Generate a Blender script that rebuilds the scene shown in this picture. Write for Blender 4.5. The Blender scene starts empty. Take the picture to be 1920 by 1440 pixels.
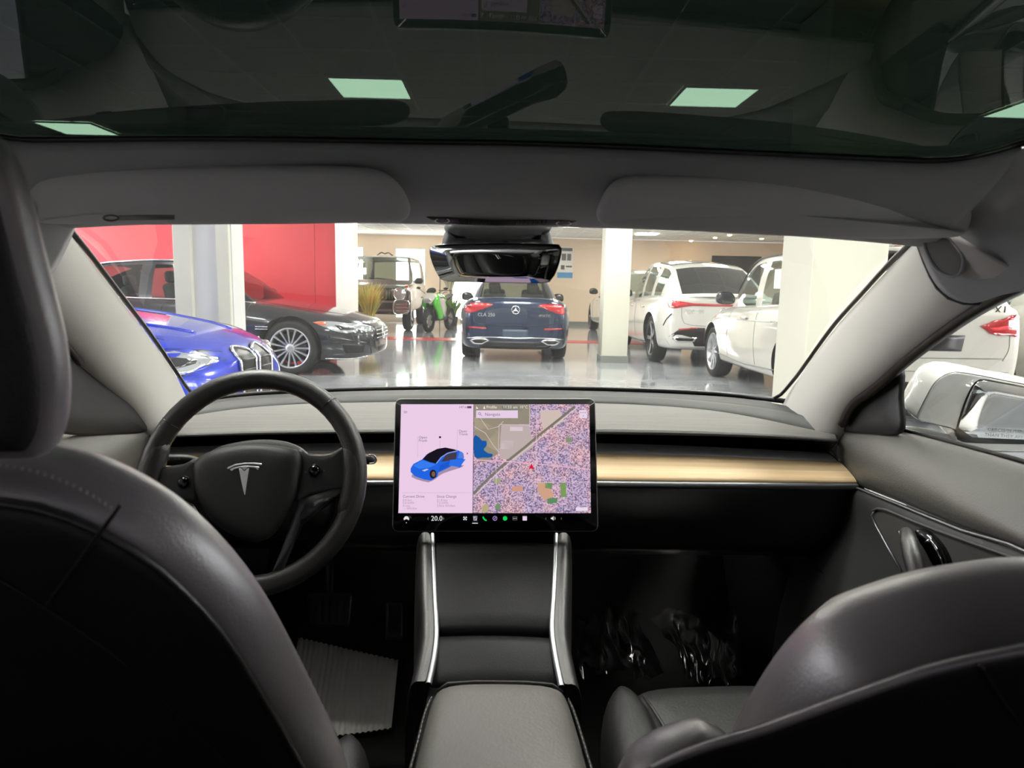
import bpy, bmesh, math, random
from mathutils import Vector, Matrix
from mathutils.bvhtree import BVHTree
random.seed(7)
V = Vector
sc = bpy.context.scene
COL = sc.collection
# ------------------------------------------------------------------ camera
F = 1280.0
CAM = V((0, 0, 1.17))
_y, _p, _r = (math.radians(a) for a in (1.1, 8.0, 1.2))
FW = V((math.sin(_y)*math.cos(_p), math.cos(_y)*math.cos(_p), -math.sin(_p)))
_r0 = V((math.cos(_y), -math.sin(_y), 0)); _u0 = _r0.cross(FW)
RT = _r0*math.cos(_r) + _u0*math.sin(_r)
UP = _u0*math.cos(_r) - _r0*math.sin(_r)
cd = bpy.data.cameras.new('camera'); cam = bpy.data.objects.new('camera', cd); COL.objects.link(cam)
cd.sensor_width = 36; cd.lens = F/1920*36; cd.clip_start = 0.02; cd.clip_end = 200
cam.matrix_world = Matrix(((RT.x, UP.x, -FW.x, CAM.x), (RT.y, UP.y, -FW.y, CAM.y), (RT.z, UP.z, -FW.z, CAM.z), (0, 0, 0, 1)))
cd.dof.use_dof = True; cd.dof.focus_distance = 1.9; cd.dof.aperture_fstop = 9
sc.camera = cam
# ------------------------------------------------------------------ exposure and world
EXPO = 1.25
vs = sc.view_settings
sc.display_settings.display_device = 'sRGB'
vs.view_transform = 'Standard'; vs.look = 'None'; vs.gamma = 1; vs.exposure = EXPO; vs.use_curve_mapping = False
w = bpy.data.worlds.new('world'); sc.world = w; w.use_nodes = True
w.node_tree.nodes['Background'].inputs[0].default_value = (.85, .92, 1, 1)
w.node_tree.nodes['Background'].inputs[1].default_value = 0.6
PANEL_L, WINDOW_L, FRONT_L, SIDE_L = 20.0, 8.0, 0.4, 7.0      # radiance of ceiling panels, far glass doors, shopfront glazing, added side panes
# ------------------------------------------------------------------ pixel -> place (a pixel gives a direction, the depth comes from the thing touched)
def ray(px, py): return FW*F + RT*(px-960) - UP*(py-720)
def at(px, py, Y=None, X=None, Z=None):
    d = ray(px, py)
    t = (Y-CAM.y)/d.y if Y is not None else (X-CAM.x)/d.x if X is not None else (Z-CAM.z)/d.z
    return CAM + d*t
def onplane(px, py, p0, n):
    d = ray(px, py); return CAM + d*((p0-CAM).dot(n)/d.dot(n))
# ------------------------------------------------------------------ materials
def lin(c):
    c = c/255.0
    return c/12.92 if c <= .04045 else ((c+.055)/1.055)**2.4
def rgb(c): return tuple(lin(x) for x in c) + (1,)
def mat(name, c, rough=.5, metal=0, coat=0, bump=None, var=None, spec=.5, sheen=0):
    m = bpy.data.materials.new(name); m.use_nodes = True
    nt = m.node_tree; b = nt.nodes['Principled BSDF']
    b.inputs['Base Color'].default_value = rgb(c); b.inputs['Roughness'].default_value = rough
    b.inputs['Metallic'].default_value = metal; b.inputs['Coat Weight'].default_value = coat
    b.inputs['Coat Roughness'].default_value = .03; b.inputs['Specular IOR Level'].default_value = spec
    b.inputs['Sheen Weight'].default_value = sheen
    if bump or var:
        tc = nt.nodes.new('ShaderNodeTexCoord')
    if bump:      # (scale, strength)
        n = nt.nodes.new('ShaderNodeTexNoise'); n.inputs['Scale'].default_value = bump[0]; n.inputs['Detail'].default_value = 3
        nt.links.new(tc.outputs['Object'], n.inputs['Vector'])
        bp = nt.nodes.new('ShaderNodeBump'); bp.inputs['Strength'].default_value = bump[1]; bp.inputs['Distance'].default_value = .002
        nt.links.new(n.outputs['Fac'], bp.inputs['Height']); nt.links.new(bp.outputs['Normal'], b.inputs['Normal'])
    if var:       # (scale xyz, colour 2)
        mp = nt.nodes.new('ShaderNodeMapping'); mp.inputs['Scale'].default_value = var[0]
        n = nt.nodes.new('ShaderNodeTexNoise'); n.inputs['Scale'].default_value = 1; n.inputs['Detail'].default_value = 6
        nt.links.new(tc.outputs['Object'], mp.inputs['Vector']); nt.links.new(mp.outputs['Vector'], n.inputs['Vector'])
        r = nt.nodes.new('ShaderNodeValToRGB'); r.color_ramp.elements[0].position = .35; r.color_ramp.elements[1].position = .65
        r.color_ramp.elements[0].color = rgb(c); r.color_ramp.elements[1].color = rgb(var[1])
        nt.links.new(n.outputs['Fac'], r.inputs['Fac']); nt.links.new(r.outputs['Color'], b.inputs['Base Color'])
    return m
def emit(name, c, s=1.0):
    m = bpy.data.materials.new(name); m.use_nodes = True
    nt = m.node_tree; nt.nodes.clear()
    e = nt.nodes.new('ShaderNodeEmission'); o = nt.nodes.new('ShaderNodeOutputMaterial')
    e.inputs[0].default_value = rgb(c); e.inputs[1].default_value = s
    nt.links.new(e.outputs[0], o.inputs[0]); return m
def thin_glass(name, tint, ior=1.5, rough=0.0, gain=1.0):
    """thin pane: light passes straight through the tint, Fresnel part mirrors"""
    m = bpy.data.materials.new(name); m.use_nodes = True
    nt = m.node_tree; nt.nodes.clear()
    o = nt.nodes.new('ShaderNodeOutputMaterial'); mx = nt.nodes.new('ShaderNodeMixShader')
    t = nt.nodes.new('ShaderNodeBsdfTransparent'); g = nt.nodes.new('ShaderNodeBsdfGlossy'); fr = nt.nodes.new('ShaderNodeFresnel')
    t.inputs[0].default_value = tint + (1,); g.inputs['Roughness'].default_value = rough; fr.inputs['IOR'].default_value = ior
    # the pane is the same seen from either side
    ge = nt.nodes.new('ShaderNodeNewGeometry'); mu = nt.nodes.new('ShaderNodeMix'); mu.data_type = 'FLOAT'
    mu.inputs['A'].default_value = ior; mu.inputs['B'].default_value = 1/ior
    nt.links.new(ge.outputs['Backfacing'], mu.inputs['Factor']); nt.links.new(mu.outputs['Result'], fr.inputs['IOR'])
    ml = nt.nodes.new('ShaderNodeMath'); ml.operation = 'MULTIPLY'; ml.inputs[1].default_value = gain; ml.use_clamp = True
    nt.links.new(fr.outputs[0], ml.inputs[0]); nt.links.new(ml.outputs[0], mx.inputs[0])
    nt.links.new(t.outputs[0], mx.inputs[1]); nt.links.new(g.outputs[0], mx.inputs[2]); nt.links.new(mx.outputs[0], o.inputs[0])
    return m
# ------------------------------------------------------------------ objects
WORLD = {}
LOCAL = set()
def link(o, parent):
    COL.objects.link(o)
    WORLD[o.name] = Matrix.Identity(4)
    if parent is not None:
        o.parent = parent
        if parent.name not in LOCAL: o.matrix_parent_inverse = WORLD[parent.name].inverted()
    return o
def tag(o, label=None, cat=None, group=None, kind=None):
    if label: o['label'] = label
    if cat: o['category'] = cat
    if group: o['group'] = group
    if kind: o['kind'] = kind
    return o
def thing(name, label, cat, loc=(0, 0, 0), rz=None, group=None, kind=None):
    o = bpy.data.objects.new(name, None); o.empty_display_size = .05
    COL.objects.link(o); o.location = loc
    if rz is not None: o.rotation_euler = (0, 0, rz); LOCAL.add(o.name)
    WORLD[o.name] = Matrix.Translation(V(loc))
    return tag(o, label, cat, group, kind)
def mesh(name, vs_, fs, m, parent=None, smooth=True, sub=0, thick=0, bevel=0):
    me = bpy.data.meshes.new(name); me.from_pydata([tuple(v) for v in vs_], [], fs)
    me.update()
    if smooth: me.polygons.foreach_set('use_smooth', [True]*len(me.polygons))
    if m: me.materials.append(m)
    o = bpy.data.objects.new(name, me); link(o, parent)
    if thick:
        s = o.modifiers.new('s', 'SOLIDIFY'); s.thickness = thick; s.offset = -1
    if bevel:
        b = o.modifiers.new('b', 'BEVEL'); b.width = bevel; b.segments = 3; b.limit_method = 'ANGLE'
    if sub:
        s = o.modifiers.new('u', 'SUBSURF'); s.levels = sub; s.render_levels = sub
    return o
def fix_normals(o):
    bm = bmesh.new(); bm.from_mesh(o.data); bmesh.ops.recalc_face_normals(bm, faces=bm.faces); bm.to_mesh(o.data); bm.free(); return o
def grid(name, rows, m, parent=None, cu=False, cv=False, sub=1, thick=0, flip=False, smooth=True):
    nr, nc = len(rows), len(rows[0]); vs_ = [p for r in rows for p in r]; fs = []
    for i in range(nr if cv else nr-1):
        for j in range(nc if cu else nc-1):
            a, b = i*nc+j, i*nc+(j+1) % nc; c, d = ((i+1) % nr)*nc+(j+1) % nc, ((i+1) % nr)*nc+j
            fs.append((a, d, c, b) if flip else (a, b, c, d))
    return mesh(name, vs_, fs, m, parent, sub=sub, thick=thick, smooth=smooth)
def spl(pts, n, closed=False):
    """Catmull-Rom through pts, n samples spread by chord length"""
    pts = [V(p) for p in pts]; L = len(pts); out = []
    segs = L if closed else L-1
    ln = [(pts[(i+1) % L]-pts[i]).length for i in range(segs)]; tot = sum(ln)
    m = n if closed else n-1
    for k in range(n):
        s = tot*k/m; i = 0
        while i < segs-1 and s > ln[i]: s -= ln[i]; i += 1
        t = min(1, s/ln[i]) if ln[i] else 0
        if closed: p0, p1, p2, p3 = pts[(i-1) % L], pts[i], pts[(i+1) % L], pts[(i+2) % L]
        else: p1, p2 = pts[i], pts[i+1]; p0 = pts[i-1] if i else p1*2-p2; p3 = pts[i+2] if i+2 < L else p2*2-p1
        out.append(.5*(2*p1+(p2-p0)*t+(2*p0-5*p1+4*p2-p3)*t*t+(3*p1-p0-3*p2+p3)*t**3))
    return out
def tube(name, pts, r, m, parent=None, closed=False, n=8, smooth=None, flat=None, cap=True):
    """r number or list; flat=(normal, ratio) squashes the section along normal"""
    if smooth: pts = spl(pts, smooth, closed)
    pts = [V(p) for p in pts]; L = len(pts); rows = []; prev = None
    for i, p in enumerate(pts):
        if closed: t = pts[(i+1) % L]-pts[i-1]
        else: t = pts[min(i+1, L-1)]-pts[max(i-1, 0)]
        t.normalize()
        if prev is None: a = t.cross(V((0, 0, 1)) if abs(t.z) < .9 else V((1, 0, 0)))
        else: a = prev-t*prev.dot(t)
        a.normalize(); prev = a; b = t.cross(a); rr = r[i*len(r)//L] if isinstance(r, (list, tuple)) else r
        ring = []
        for k in range(n):
            q = a*math.cos(2*math.pi*k/n)*rr + b*math.sin(2*math.pi*k/n)*rr
            if flat: q -= flat[0]*q.dot(flat[0])*(1-flat[1])
            ring.append(p+q)
        rows.append(ring)
    nc = n; vs_ = [p for q in rows for p in q]; fs = []
    for i in range(L if closed else L-1):
        for j in range(n):
            fs.append((i*n+j, i*n+(j+1) % n, ((i+1) % L)*n+(j+1) % n, ((i+1) % L)*n+j))
    if not closed and cap: fs += [tuple(range(n-1, -1, -1)), tuple((L-1)*n+k for k in range(n))]
    return mesh(name, vs_, fs, m, parent)
def frame_of(out):
    n = V((0, 0, 0)); L = len(out)
    for i in range(L): n += out[i].cross(out[(i+1) % L])
    return n.normalized()
def inset(out, n, d):
    L = len(out); res = []
    for i in range(L):
        a, b, c = out[i-1], out[i], out[(i+1) % L]
        e1 = (b-a).normalized(); e2 = (c-b).normalized()
        k = n.cross(e1)+n.cross(e2); l = k.length
        res.append(b + (k/l*d if l > 1e-6 else V((0, 0, 0))))
    return res
def puff(name, out, prof, m, parent=None, n=None, sub=0, smooth=True, shift=V((0, 0, 0)), radial=False):
    """closed outline swept through rings (inset, offset along n), flat capped both ends"""
    out = [V(p) for p in out]; nn = frame_of(out)
    if n is not None and nn.dot(n) < 0: out = out[::-1]; nn = -nn
    L = len(out); c = sum(out, V((0, 0, 0)))/L; vs_ = []; fs = []
    ra = sum((p-c).length for p in out)/L
    for d, o in prof: vs_ += [c+(p-c)*(1-d/ra)+nn*o+shift for p in out] if radial else [p+nn*o+shift for p in inset(out, nn, d)]
    K = len(prof)
    for k in range(K-1):
        for j in range(L): fs.append((k*L+j, k*L+(j+1) % L, (k+1)*L+(j+1) % L, (k+1)*L+j))
    def cap(k, rev):
        ring = vs_[k*L:(k+1)*L]; cc = sum(ring, V((0, 0, 0)))/L
        if L <= 10 and not sub:
            fs.append(tuple(k*L+j for j in (range(L-1, -1, -1) if rev else range(L)))); return
        half = [(p+cc)/2 for p in ring]; b = len(vs_); vs_.extend(half); vs_.append(cc)
        for j in range(L):
            q = (k*L+j, k*L+(j+1) % L, b+(j+1) % L, b+j); t = (b+j, b+(j+1) % L, b+L)
            fs.append(q[::-1] if rev else q); fs.append(t[::-1] if rev else t)
    cap(0, True); cap(K-1, False)
    return mesh(name, vs_, fs, m, parent, sub=sub, smooth=smooth)
def plate(name, out, th, m, parent=None, n=None, bev=0.0, smooth=False):
    """flat closed outline with thickness th (towards n)"""
    prof = [(0, 0), (0, th)] if not bev else [(0, 0), (0, th-bev), (bev*.4, th-bev*.3), (bev, th)]
    out = [V(p) for p in out]; nn = frame_of(out)
    if n is not None and nn.dot(n) < 0: out = out[::-1]; nn = -nn
    L = len(out); vs_ = []; fs = []
    for d, o in prof: vs_ += [p+nn*o for p in inset(out, nn, d)]
    for k in range(len(prof)-1):
        for j in range(L): fs.append((k*L+j, k*L+(j+1) % L, (k+1)*L+(j+1) % L, (k+1)*L+j))
    fs.append(tuple(range(L-1, -1, -1))); fs.append(tuple(range((len(prof)-1)*L, len(prof)*L)))
    o = mesh(name, vs_, fs, m, parent, smooth=smooth)
    bm = bmesh.new(); bm.from_mesh(o.data); bmesh.ops.triangulate(bm, faces=[f for f in bm.faces if len(f.verts) > 4]); bm.to_mesh(o.data); bm.free()
    return o
def box(name, c, s, m, parent=None, bevel=0, rot=None):
    x, y, z = (k/2 for k in s); q = [V((i*x, j*y, k*z)) for k in (-1, 1) for i, j in ((-1, -1), (1, -1), (1, 1), (-1, 1))]
    if rot is not None: q = [rot @ p for p in q]
    q = [p+V(c) for p in q]
    return mesh(name, q, [(3, 2, 1, 0), (4, 5, 6, 7), (0, 1, 5, 4), (1, 2, 6, 5), (2, 3, 7, 6), (3, 0, 4, 7)], m, parent, smooth=False, bevel=bevel)
def lathe(name, prof, m, parent=None, o=V((0, 0, 0)), ax=V((0, 0, 1)), n=24, caps=True):
    """prof: (radius, height along ax)"""
    ax = V(ax).normalized(); a = ax.cross(V((0, 0, 1)) if abs(ax.z) < .9 else V((1, 0, 0))).normalized(); b = ax.cross(a); o = V(o)
    vs_ = [o+ax*h+(a*math.cos(2*math.pi*k/n)+b*math.sin(2*math.pi*k/n))*r for r, h in prof for k in range(n)]
    fs = [(i*n+j, i*n+(j+1) % n, (i+1)*n+(j+1) % n, (i+1)*n+j) for i in range(len(prof)-1) for j in range(n)]
    if caps: fs += [tuple(range(n-1, -1, -1)), tuple((len(prof)-1)*n+k for k in range(n))]
    return mesh(name, vs_, fs, m, parent)
def text(name, body, size, loc, right, up, m, parent=None, ext=.0, align='LEFT', stretch=1.0):
    cu = bpy.data.curves.new(name, 'FONT'); cu.body = body; cu.size = size; cu.extrude = ext; cu.align_x = align; cu.align_y = 'CENTER'; cu.resolution_u = 2
    t = bpy.data.objects.new(name, cu); COL.objects.link(t)
    dg = bpy.context.evaluated_depsgraph_get(); me = bpy.data.meshes.new_from_object(t.evaluated_get(dg))
    bpy.data.objects.remove(t); bpy.data.curves.remove(cu)
    right = V(right).normalized(); up = V(up).normalized(); nn = right.cross(up); loc = V(loc)
    for v in me.vertices: v.co = loc + right*v.co.x*stretch + up*v.co.y + nn*v.co.z
    me.materials.clear(); me.materials.append(m); me.name = name
    o = bpy.data.objects.new(name, me); link(o, parent); return o
def arc(c, r, a0, a1, n, ex=V((1, 0, 0)), ey=V((0, 0, 1))):
    return [V(c)+ex*r*math.cos(math.radians(a0+(a1-a0)*k/(n-1)))+ey*r*math.sin(math.radians(a0+(a1-a0)*k/(n-1))) for k in range(n)]
def rrect(p00, p10, p11, p01, r, n=4):
    """rounded quad from 4 corner points"""
    P = [V(p00), V(p10), V(p11), V(p01)]; out = []
    for i in range(4):
        a, b, c = P[i-1], P[i], P[(i+1) % 4]
        d1 = (a-b).normalized(); d2 = (c-b).normalized()
        s, e = b+d1*r, b+d2*r
        for k in range(n+1):
            t = k/n; out.append(s*(1-t)**2+b*2*t*(1-t)+e*t*t)
    return out
# ================================================================== SHOWROOM
H = 2.8
M_floor = mat('polished_floor', (136, 140, 146), .09, spec=.9, bump=(14, .05), var=((.9, 2.2, 1), (160, 163, 168)))
M_cream = mat('cream_paint', (240, 218, 192), .7); M_white = mat('white_paint', (204, 203, 188), .55)
M_red = mat('red_paint', (196, 36, 50), .45); M_ceil = mat('ceiling_tile', (226, 224, 216), .8, bump=(160, .15))
M_bar = mat('ceiling_bar', (242, 242, 238), .5); M_basegrey = mat('base_grey', (128, 132, 128), .5)
M_colgrey = mat('column_grey', (205, 205, 203), .55); M_fram = mat('window_frame', (228, 222, 208), .45); M_alu = mat('aluminium', (150, 150, 148), .35, .8)
M_day = emit('daylight_glass', (255, 253, 248), WINDOW_L); M_front = emit('shopfront_daylight', (246, 249, 255), FRONT_L)
M_side = emit('added_side_glow', (250, 248, 255), SIDE_L)
M_panel = emit('light_panel', (255, 252, 244), PANEL_L)
X0, X1, Y0, Y1 = -10.0, 10.2, -9.0, 22.5
def st(o, label, cat): return tag(o, label, cat, kind='structure')
st(box('floor', ((X0+X1)/2, (Y0+Y1)/2, -.05), (X1-X0, Y1-Y0, .1), M_floor), 'glossy dark grey showroom floor reflecting the parked cars', 'floor')
ceil = st(box('ceiling', ((X0+X1)/2, (Y0+Y1)/2, H+.06), (X1-X0, Y1-Y0, .1), M_ceil), 'white suspended tile ceiling of the showroom', 'ceiling')
# suspension bars (0.61 m module, aligned on the light panels)
PX, PY = -1.43, 5.71
xs = [PX+.62*k for k in range(-13, 19)]; ys = [PY+.6*k for k in range(-8, 28)]
mb = None
for x in xs:
    o = box('grid_bar', (x, 9.5, H+.004), (.026, 25, .012), M_bar, ceil) if mb is None else bpy.data.objects.new('grid_bar', mb)
    if mb is None: mb = o.data; x0b = x
    else: link(o, ceil); o.location.x = x-x0b
mb = None
for y in ys:
    o = box('cross_bar', (.1, y, H+.005), (X1-X0-.1, .026, .01), M_bar, ceil) if mb is None else bpy.data.objects.new('cross_bar', mb)
    if mb is None: mb = o.data; y0b = y
    else: link(o, ceil); o.location.y = y-y0b
# recessed light panels, each a thing
M_pfr = mat('panel_frame', (240, 240, 238), .4)
def lightpanel(cx, cy, label):
    t = thing('ceiling_light', label, 'ceiling light', (cx, cy, H-.005), group='square ceiling light panels')
    box('diffuser', (cx, cy, H-.004), (.58, .55, .008), M_panel, t)
    for s in (-1, 1):
        box('frame', (cx+s*.302, cy, H-.006), (.02, .6, .014), M_pfr, t); box('frame', (cx, cy+s*.287, H-.006), (.59, .02, .014), M_pfr, t)
names = {(-1.11, 6.0): 'square ceiling light panel seen through the glass roof above the left sun visor',
         (1.75, 6.0): 'square ceiling light panel seen through the glass roof above the right sun visor',
         (-4.65, 7.85): 'square ceiling light panel low at the left edge of the glass roof',
         (4.62, 6.1): 'square ceiling light panel cut by the right edge of the picture',
         (4.2, 20.1): 'square ceiling light panel far away over the white cars'}
spots = list(names)+[(x, y) for y in (1.5, 10.5, 14.5, 18.0) for x in (-7.5, -4.65, -1.11, 1.75, 4.62, 7.4)]+[(-1.11, 8.6), (1.75, 8.6), (-1.11, 12.4), (1.75, 12.4), (.32, 9.6), (-7.5, 7.85), (7.5, 6.1), (-1.11, 2.25), (.32, 2.25), (1.75, 2.25), (-4.65, 3.7), (-7.5, 3.7), (7.4, 3.7)]  # positions outside the rows: unseen panels, most added to brighten the cabin
for s in spots:
    lightpanel(s[0], s[1], names.get(s, 'unseen square ceiling light panel beyond the edge of the view'))
# walls
def wallbox(name, x0, x1, y0, y1, z0, z1, m, label, cat='wall'):
    return st(box(name, ((x0+x1)/2, (y0+y1)/2, (z0+z1)/2), (x1-x0, y1-y0, z1-z0), m), label, cat)
wb = thing('wall_back', 'cream far wall of the showroom with bright glass doors', 'wall', (0, Y1, 0), kind='structure')
doors = [(-5.5, -4.42, .1, 2.42), (-3.46, -2.42, .1, 2.40), (-1.62, -.62, .1, 2.40)]
cut = [X0]+[v for d in doors for v in d[:2]]+[X1]
for i in range(0, len(cut), 2): box('wall_panel', ((cut[i]+cut[i+1])/2, Y1+.1, H/2), (cut[i+1]-cut[i], .2, H), M_cream, wb)
for d in doors:
    box('wall_panel', ((d[0]+d[1])/2, Y1+.1, (d[3]+H)/2), (d[1]-d[0], .2, H-d[3]), M_cream, wb)
    box('wall_panel', ((d[0]+d[1])/2, Y1+.1, d[2]/2), (d[1]-d[0], .2, d[2]), M_cream, wb)
for k, d in enumerate(doors):
    t = thing('window_%d' % (k+4), ['narrow glass door glowing with daylight behind the white pillar', 'tall glass door glowing with daylight behind the boxy off-roader',
              'tall glass door glowing with daylight behind the dark blue coupe'][k], 'window', ((d[0]+d[1])/2, Y1, d[2]), kind='structure')
    cx, cz, wd, ht = (d[0]+d[1])/2, (d[2]+d[3])/2, d[1]-d[0], d[3]-d[2]
    box('pane', (cx, Y1+.06, cz), (wd-.12, .02, ht-.12), M_day, t)
    for s in (-1, 1):
        box('frame', (cx+s*(wd/2-.03), Y1+.04, cz), (.06, .12, ht), M_fram, t); box('frame', (cx, Y1+.04, cz+s*(ht/2-.03)), (wd-.12, .12, .06), M_fram, t)
st(box('baseboard_back', (4.8, Y1-.012, .06), (10.7, .024, .12), M_basegrey), 'grey baseboard along the cream far wall', 'baseboard')
wallbox('wall_left', X0-.2, X0, Y0, Y1, 0, H, M_white, 'white side wall of the showroom beyond the red wall')
# right wall with window frames seen past the right pillar
wr_ = thing('wall_right', 'cream side wall with tall window frames beyond the white crossover', 'wall', (X1, 6, 0), kind='structure')
box('wall_panel', (X1+.1, (Y0+Y1)/2, H/2), (.2, Y1-Y0, H), M_cream, wr_)
for y in (10.2, 11.4, 12.6, 13.8):
    box('frame', (X1-.03, y, 1.5), (.06, .08, 2.3), M_alu, wr_)
    box('pane', (X1-.01, y+.6, 1.5), (.02, 1.05, 2.2), mat('pane_grey', (196, 192, 180), .2) if y == 10.2 else bpy.data.materials['pane_grey'], wr_)
# unseen glowing panes added to both side walls to light the cabin
for side, xw in ((1, X1-.02), (-1, X0+.02)):
    par = wr_ if side > 0 else bpy.data.objects['wall_left']
    for k in range(5):
        yc = 1.4+2.0*k
        box('pane', (xw, yc, 1.55), (.02, 1.8, 1.7), M_side, par); box('frame', (xw-side*.02, yc+.95, 1.55), (.08, .1, 1.8), M_alu, par)
# shopfront behind the camera: glazing full of daylight
wf = thing('wall_front', 'glazed shopfront of the showroom behind the car', 'wall', (0, Y0, 0), kind='structure')
box('wall_panel', (.1, Y0-.1, .2), (X1-X0, .2, .4), M_cream, wf); box('wall_panel', (.1, Y0-.1, 2.65), (X1-X0, .2, .3), M_cream, wf)
for k in range(8):
    xa = X0+.15+k*2.53
    box('pane', (xa+1.24, Y0-.1, 1.45), (2.36, .03, 2.1), M_front, wf); box('frame', (xa-.04, Y0-.06, 1.45), (.14, .16, 2.1), M_alu, wf)
# red wall with white end pillar
rw = thing('wall_red', 'red partition wall behind the dark grey sedan', 'wall', (-6, 11.6, 0), kind='structure')
box('wall_panel', (-6.54, 11.6, H/2), (6.92, .2, H), M_red, rw); box('wall_panel', (-2.9, 11.6, H/2), (.345, .215, H), M_red, rw)
wallbox('column', -2.72, -2.42, 11.42, 11.74, 0, H, mat('white_gloss', (244, 240, 234), .12, coat=.6), 'glossy white end pillar of the red wall', 'column')
# columns
def column(x0, x1, y0, y1, label, base=True):
    t = thing('column', label, 'column', ((x0+x1)/2, (y0+y1)/2, 0), kind='structure')
    box('shaft', ((x0+x1)/2, (y0+y1)/2, H/2), (x1-x0, y1-y0, H), M_white, t, bevel=.006)
    if base: box('base_board', ((x0+x1)/2, (y0+y1)/2, .055), (x1-x0+.03, y1-y0+.03, .11), M_basegrey, t, bevel=.004)
    return t
column(1.66, 2.08, 11.05, 11.47, 'slim white column with grey base beside the dark blue coupe')
rc = column(1.80, 2.24, 3.98, 4.42, 'broad white column close by the right windscreen pillar, switch on it')
lc = thing('column', 'white column with recessed grey middle behind the blue car', 'column', (-2.93, 6.85, 0), kind='structure')
a = at(328, 560, Y=6.8).x; b = at(361, 560, Y=6.8).x; c = at(408, 560, Y=6.8).x; d = at(440, 560, Y=6.8).x
box('shaft', ((a+d)/2, 7.0, H/2), (d-a-.06, .3, H), M_colgrey, lc)
box('corner_post', ((a+b)/2, 6.85, H/2), (b-a, .1, H), M_white, lc, bevel=.008); box('corner_post', ((c+d)/2-.02, 6.85, H/2), (d-c-.04, .1, H), M_white, lc, bevel=.008)
# floor marking
M_redline = mat('red_floor_paint', (196, 26, 40), .25)
st(box('floor_marking', (-.6, 15.35, .003), (7.6, .7, .006), M_redline), 'red painted band across the showroom floor behind the cars', 'floor marking')
# things on the walls
M_blk = mat('black_gloss', (8, 8, 9), .12); M_posterw = mat('poster_white', (232, 230, 224), .4); M_posterb = mat('poster_blue', (70, 150, 205), .4); M_posterg = mat('poster_grey', (80, 78, 76), .4)
t = thing('poster', 'white poster with dark pictures and a blue band on the far wall', 'poster', (2.08, Y1-.02, 1.5))
box('sheet', (2.08, Y1-.012, 2.03), (.5, .012, 1.0), M_posterw, t)
box('blue_band', (2.08, Y1-.02, 1.62), (.5, .006, .18), M_posterb, t)
box('title_bar', (2.12, Y1-.02, 2.44), (.36, .006, .1), M_posterg, t)
for x, z, w2, h2 in ((2.03, 2.2, .15, .22), (2.2, 2.2, .13, .22), (2.0, 1.87, .12, .14), (2.2, 1.9, .2, .05)): box('picture', (x, Y1-.02, z), (w2, .006, h2), M_posterg, t)
t = thing('wall_television', 'black wall television above the white electric crossover', 'television', (7.66, Y1-.05, 1.3))
box('bezel', (7.66, Y1-.05, 1.86), (1.62, .06, .98), M_blk, t, bevel=.01); box('screen', (7.66, Y1-.084, 1.86), (1.56, .006, .92), mat('tv_screen', (26, 24, 24), .1), t)
t = thing('light_switch', 'small white wall switch on the broad right column', 'switch', (1.795, 4.3, 1.2))
p0 = at(1457, 523, X=1.79)
box('plate', (1.794, p0.y, p0.z), (.012, .085, .125), mat('switch_white', (246, 246, 242), .25), t, bevel=.003); box('rocker', (1.785, p0.y, p0.z), (.008, .035, .07), mat('switch_rocker', (225, 226, 224), .2), t, bevel=.002)
M_can = mat('can_trim', (250, 246, 236), .3); M_spot = emit('spot_glow', (255, 214, 140), 30)
for k, (px, py) in enumerate(((1296, 450), (1341, 444), (1368, 439), (1428, 446))):
    p = at(px, py, Z=H-.01)
    if p.y > 22.2: p = V((p.x*22/p.y, 21.9, H-.01))
    t = thing('ceiling_spotlight', ['warm ceiling spotlight nearest the slim column, glowing on the far wall', 'warm ceiling spotlight second from the slim column', 'warm ceiling spotlight third from the slim column', 'warm ceiling spotlight nearest the broad column'][k], 'spotlight', p, group='warm ceiling spotlights over the white cars')
    lathe('trim_ring', [(.09, .0), (.09, -.02), (.06, -.02), (.055, .0)], M_can, t, o=p, n=16); lathe('bulb', [(.05, -.004), (.052, -.03), (.03, -.045)], M_spot, t, o=p, n=16)
# ================================================================== CAR CABIN (the room the camera sits in)
M_liner = mat('headliner_fabric', (126, 127, 129), .9, bump=(900, .25), sheen=.2)
M_pillar = mat('pillar_fabric', (160, 158, 153), .85, bump=(900, .2), sheen=.2)
M_leather = mat('black_leather', (30, 29, 29), .42, bump=(420, .25), spec=.6)
M_visor = mat('visor_fabric', (176, 176, 176), .9, bump=(900, .25), sheen=.2); M_doorleather = mat('door_leather', (76, 75, 72), .45, bump=(420, .25), spec=.7)
M_soft = mat('soft_black', (34, 34, 35), .55, bump=(700, .25)); M_plastic = mat('black_plastic', (16, 16, 17), .5, bump=(500, .15))
M_gloss = mat('piano_black', (4, 4, 5), .06); M_frit = mat('frit_black', (7, 7, 8), .35)
M_alc = mat('dash_textile', (74, 72, 69), .75, bump=(1200, .3), var=((5, 160, 160), (90, 88, 84)), sheen=.2)
M_satin = mat('satin_metal', (140, 142, 146), .38, .85); M_chrome = mat('chrome', (225, 225, 226), .12, 1)
M_darkmetal = mat('dark_satin', (74, 74, 76), .38, .4)
M_carpet = mat('carpet', (12, 12, 13), .95, bump=(600, .6))
M_wood = mat('oak_veneer', (204, 174, 132), .45, var=((3, 90, 240), (222, 196, 158)), bump=(300, .05))
M_roofglass = thin_glass('tinted_roof_glass', (.0072, .0122, .0090), gain=.3); M_wind = thin_glass('windscreen_glass', (.90, .93, .91)); M_dglass_front = thin_glass('door_glass', (.88, .92, .90))
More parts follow.
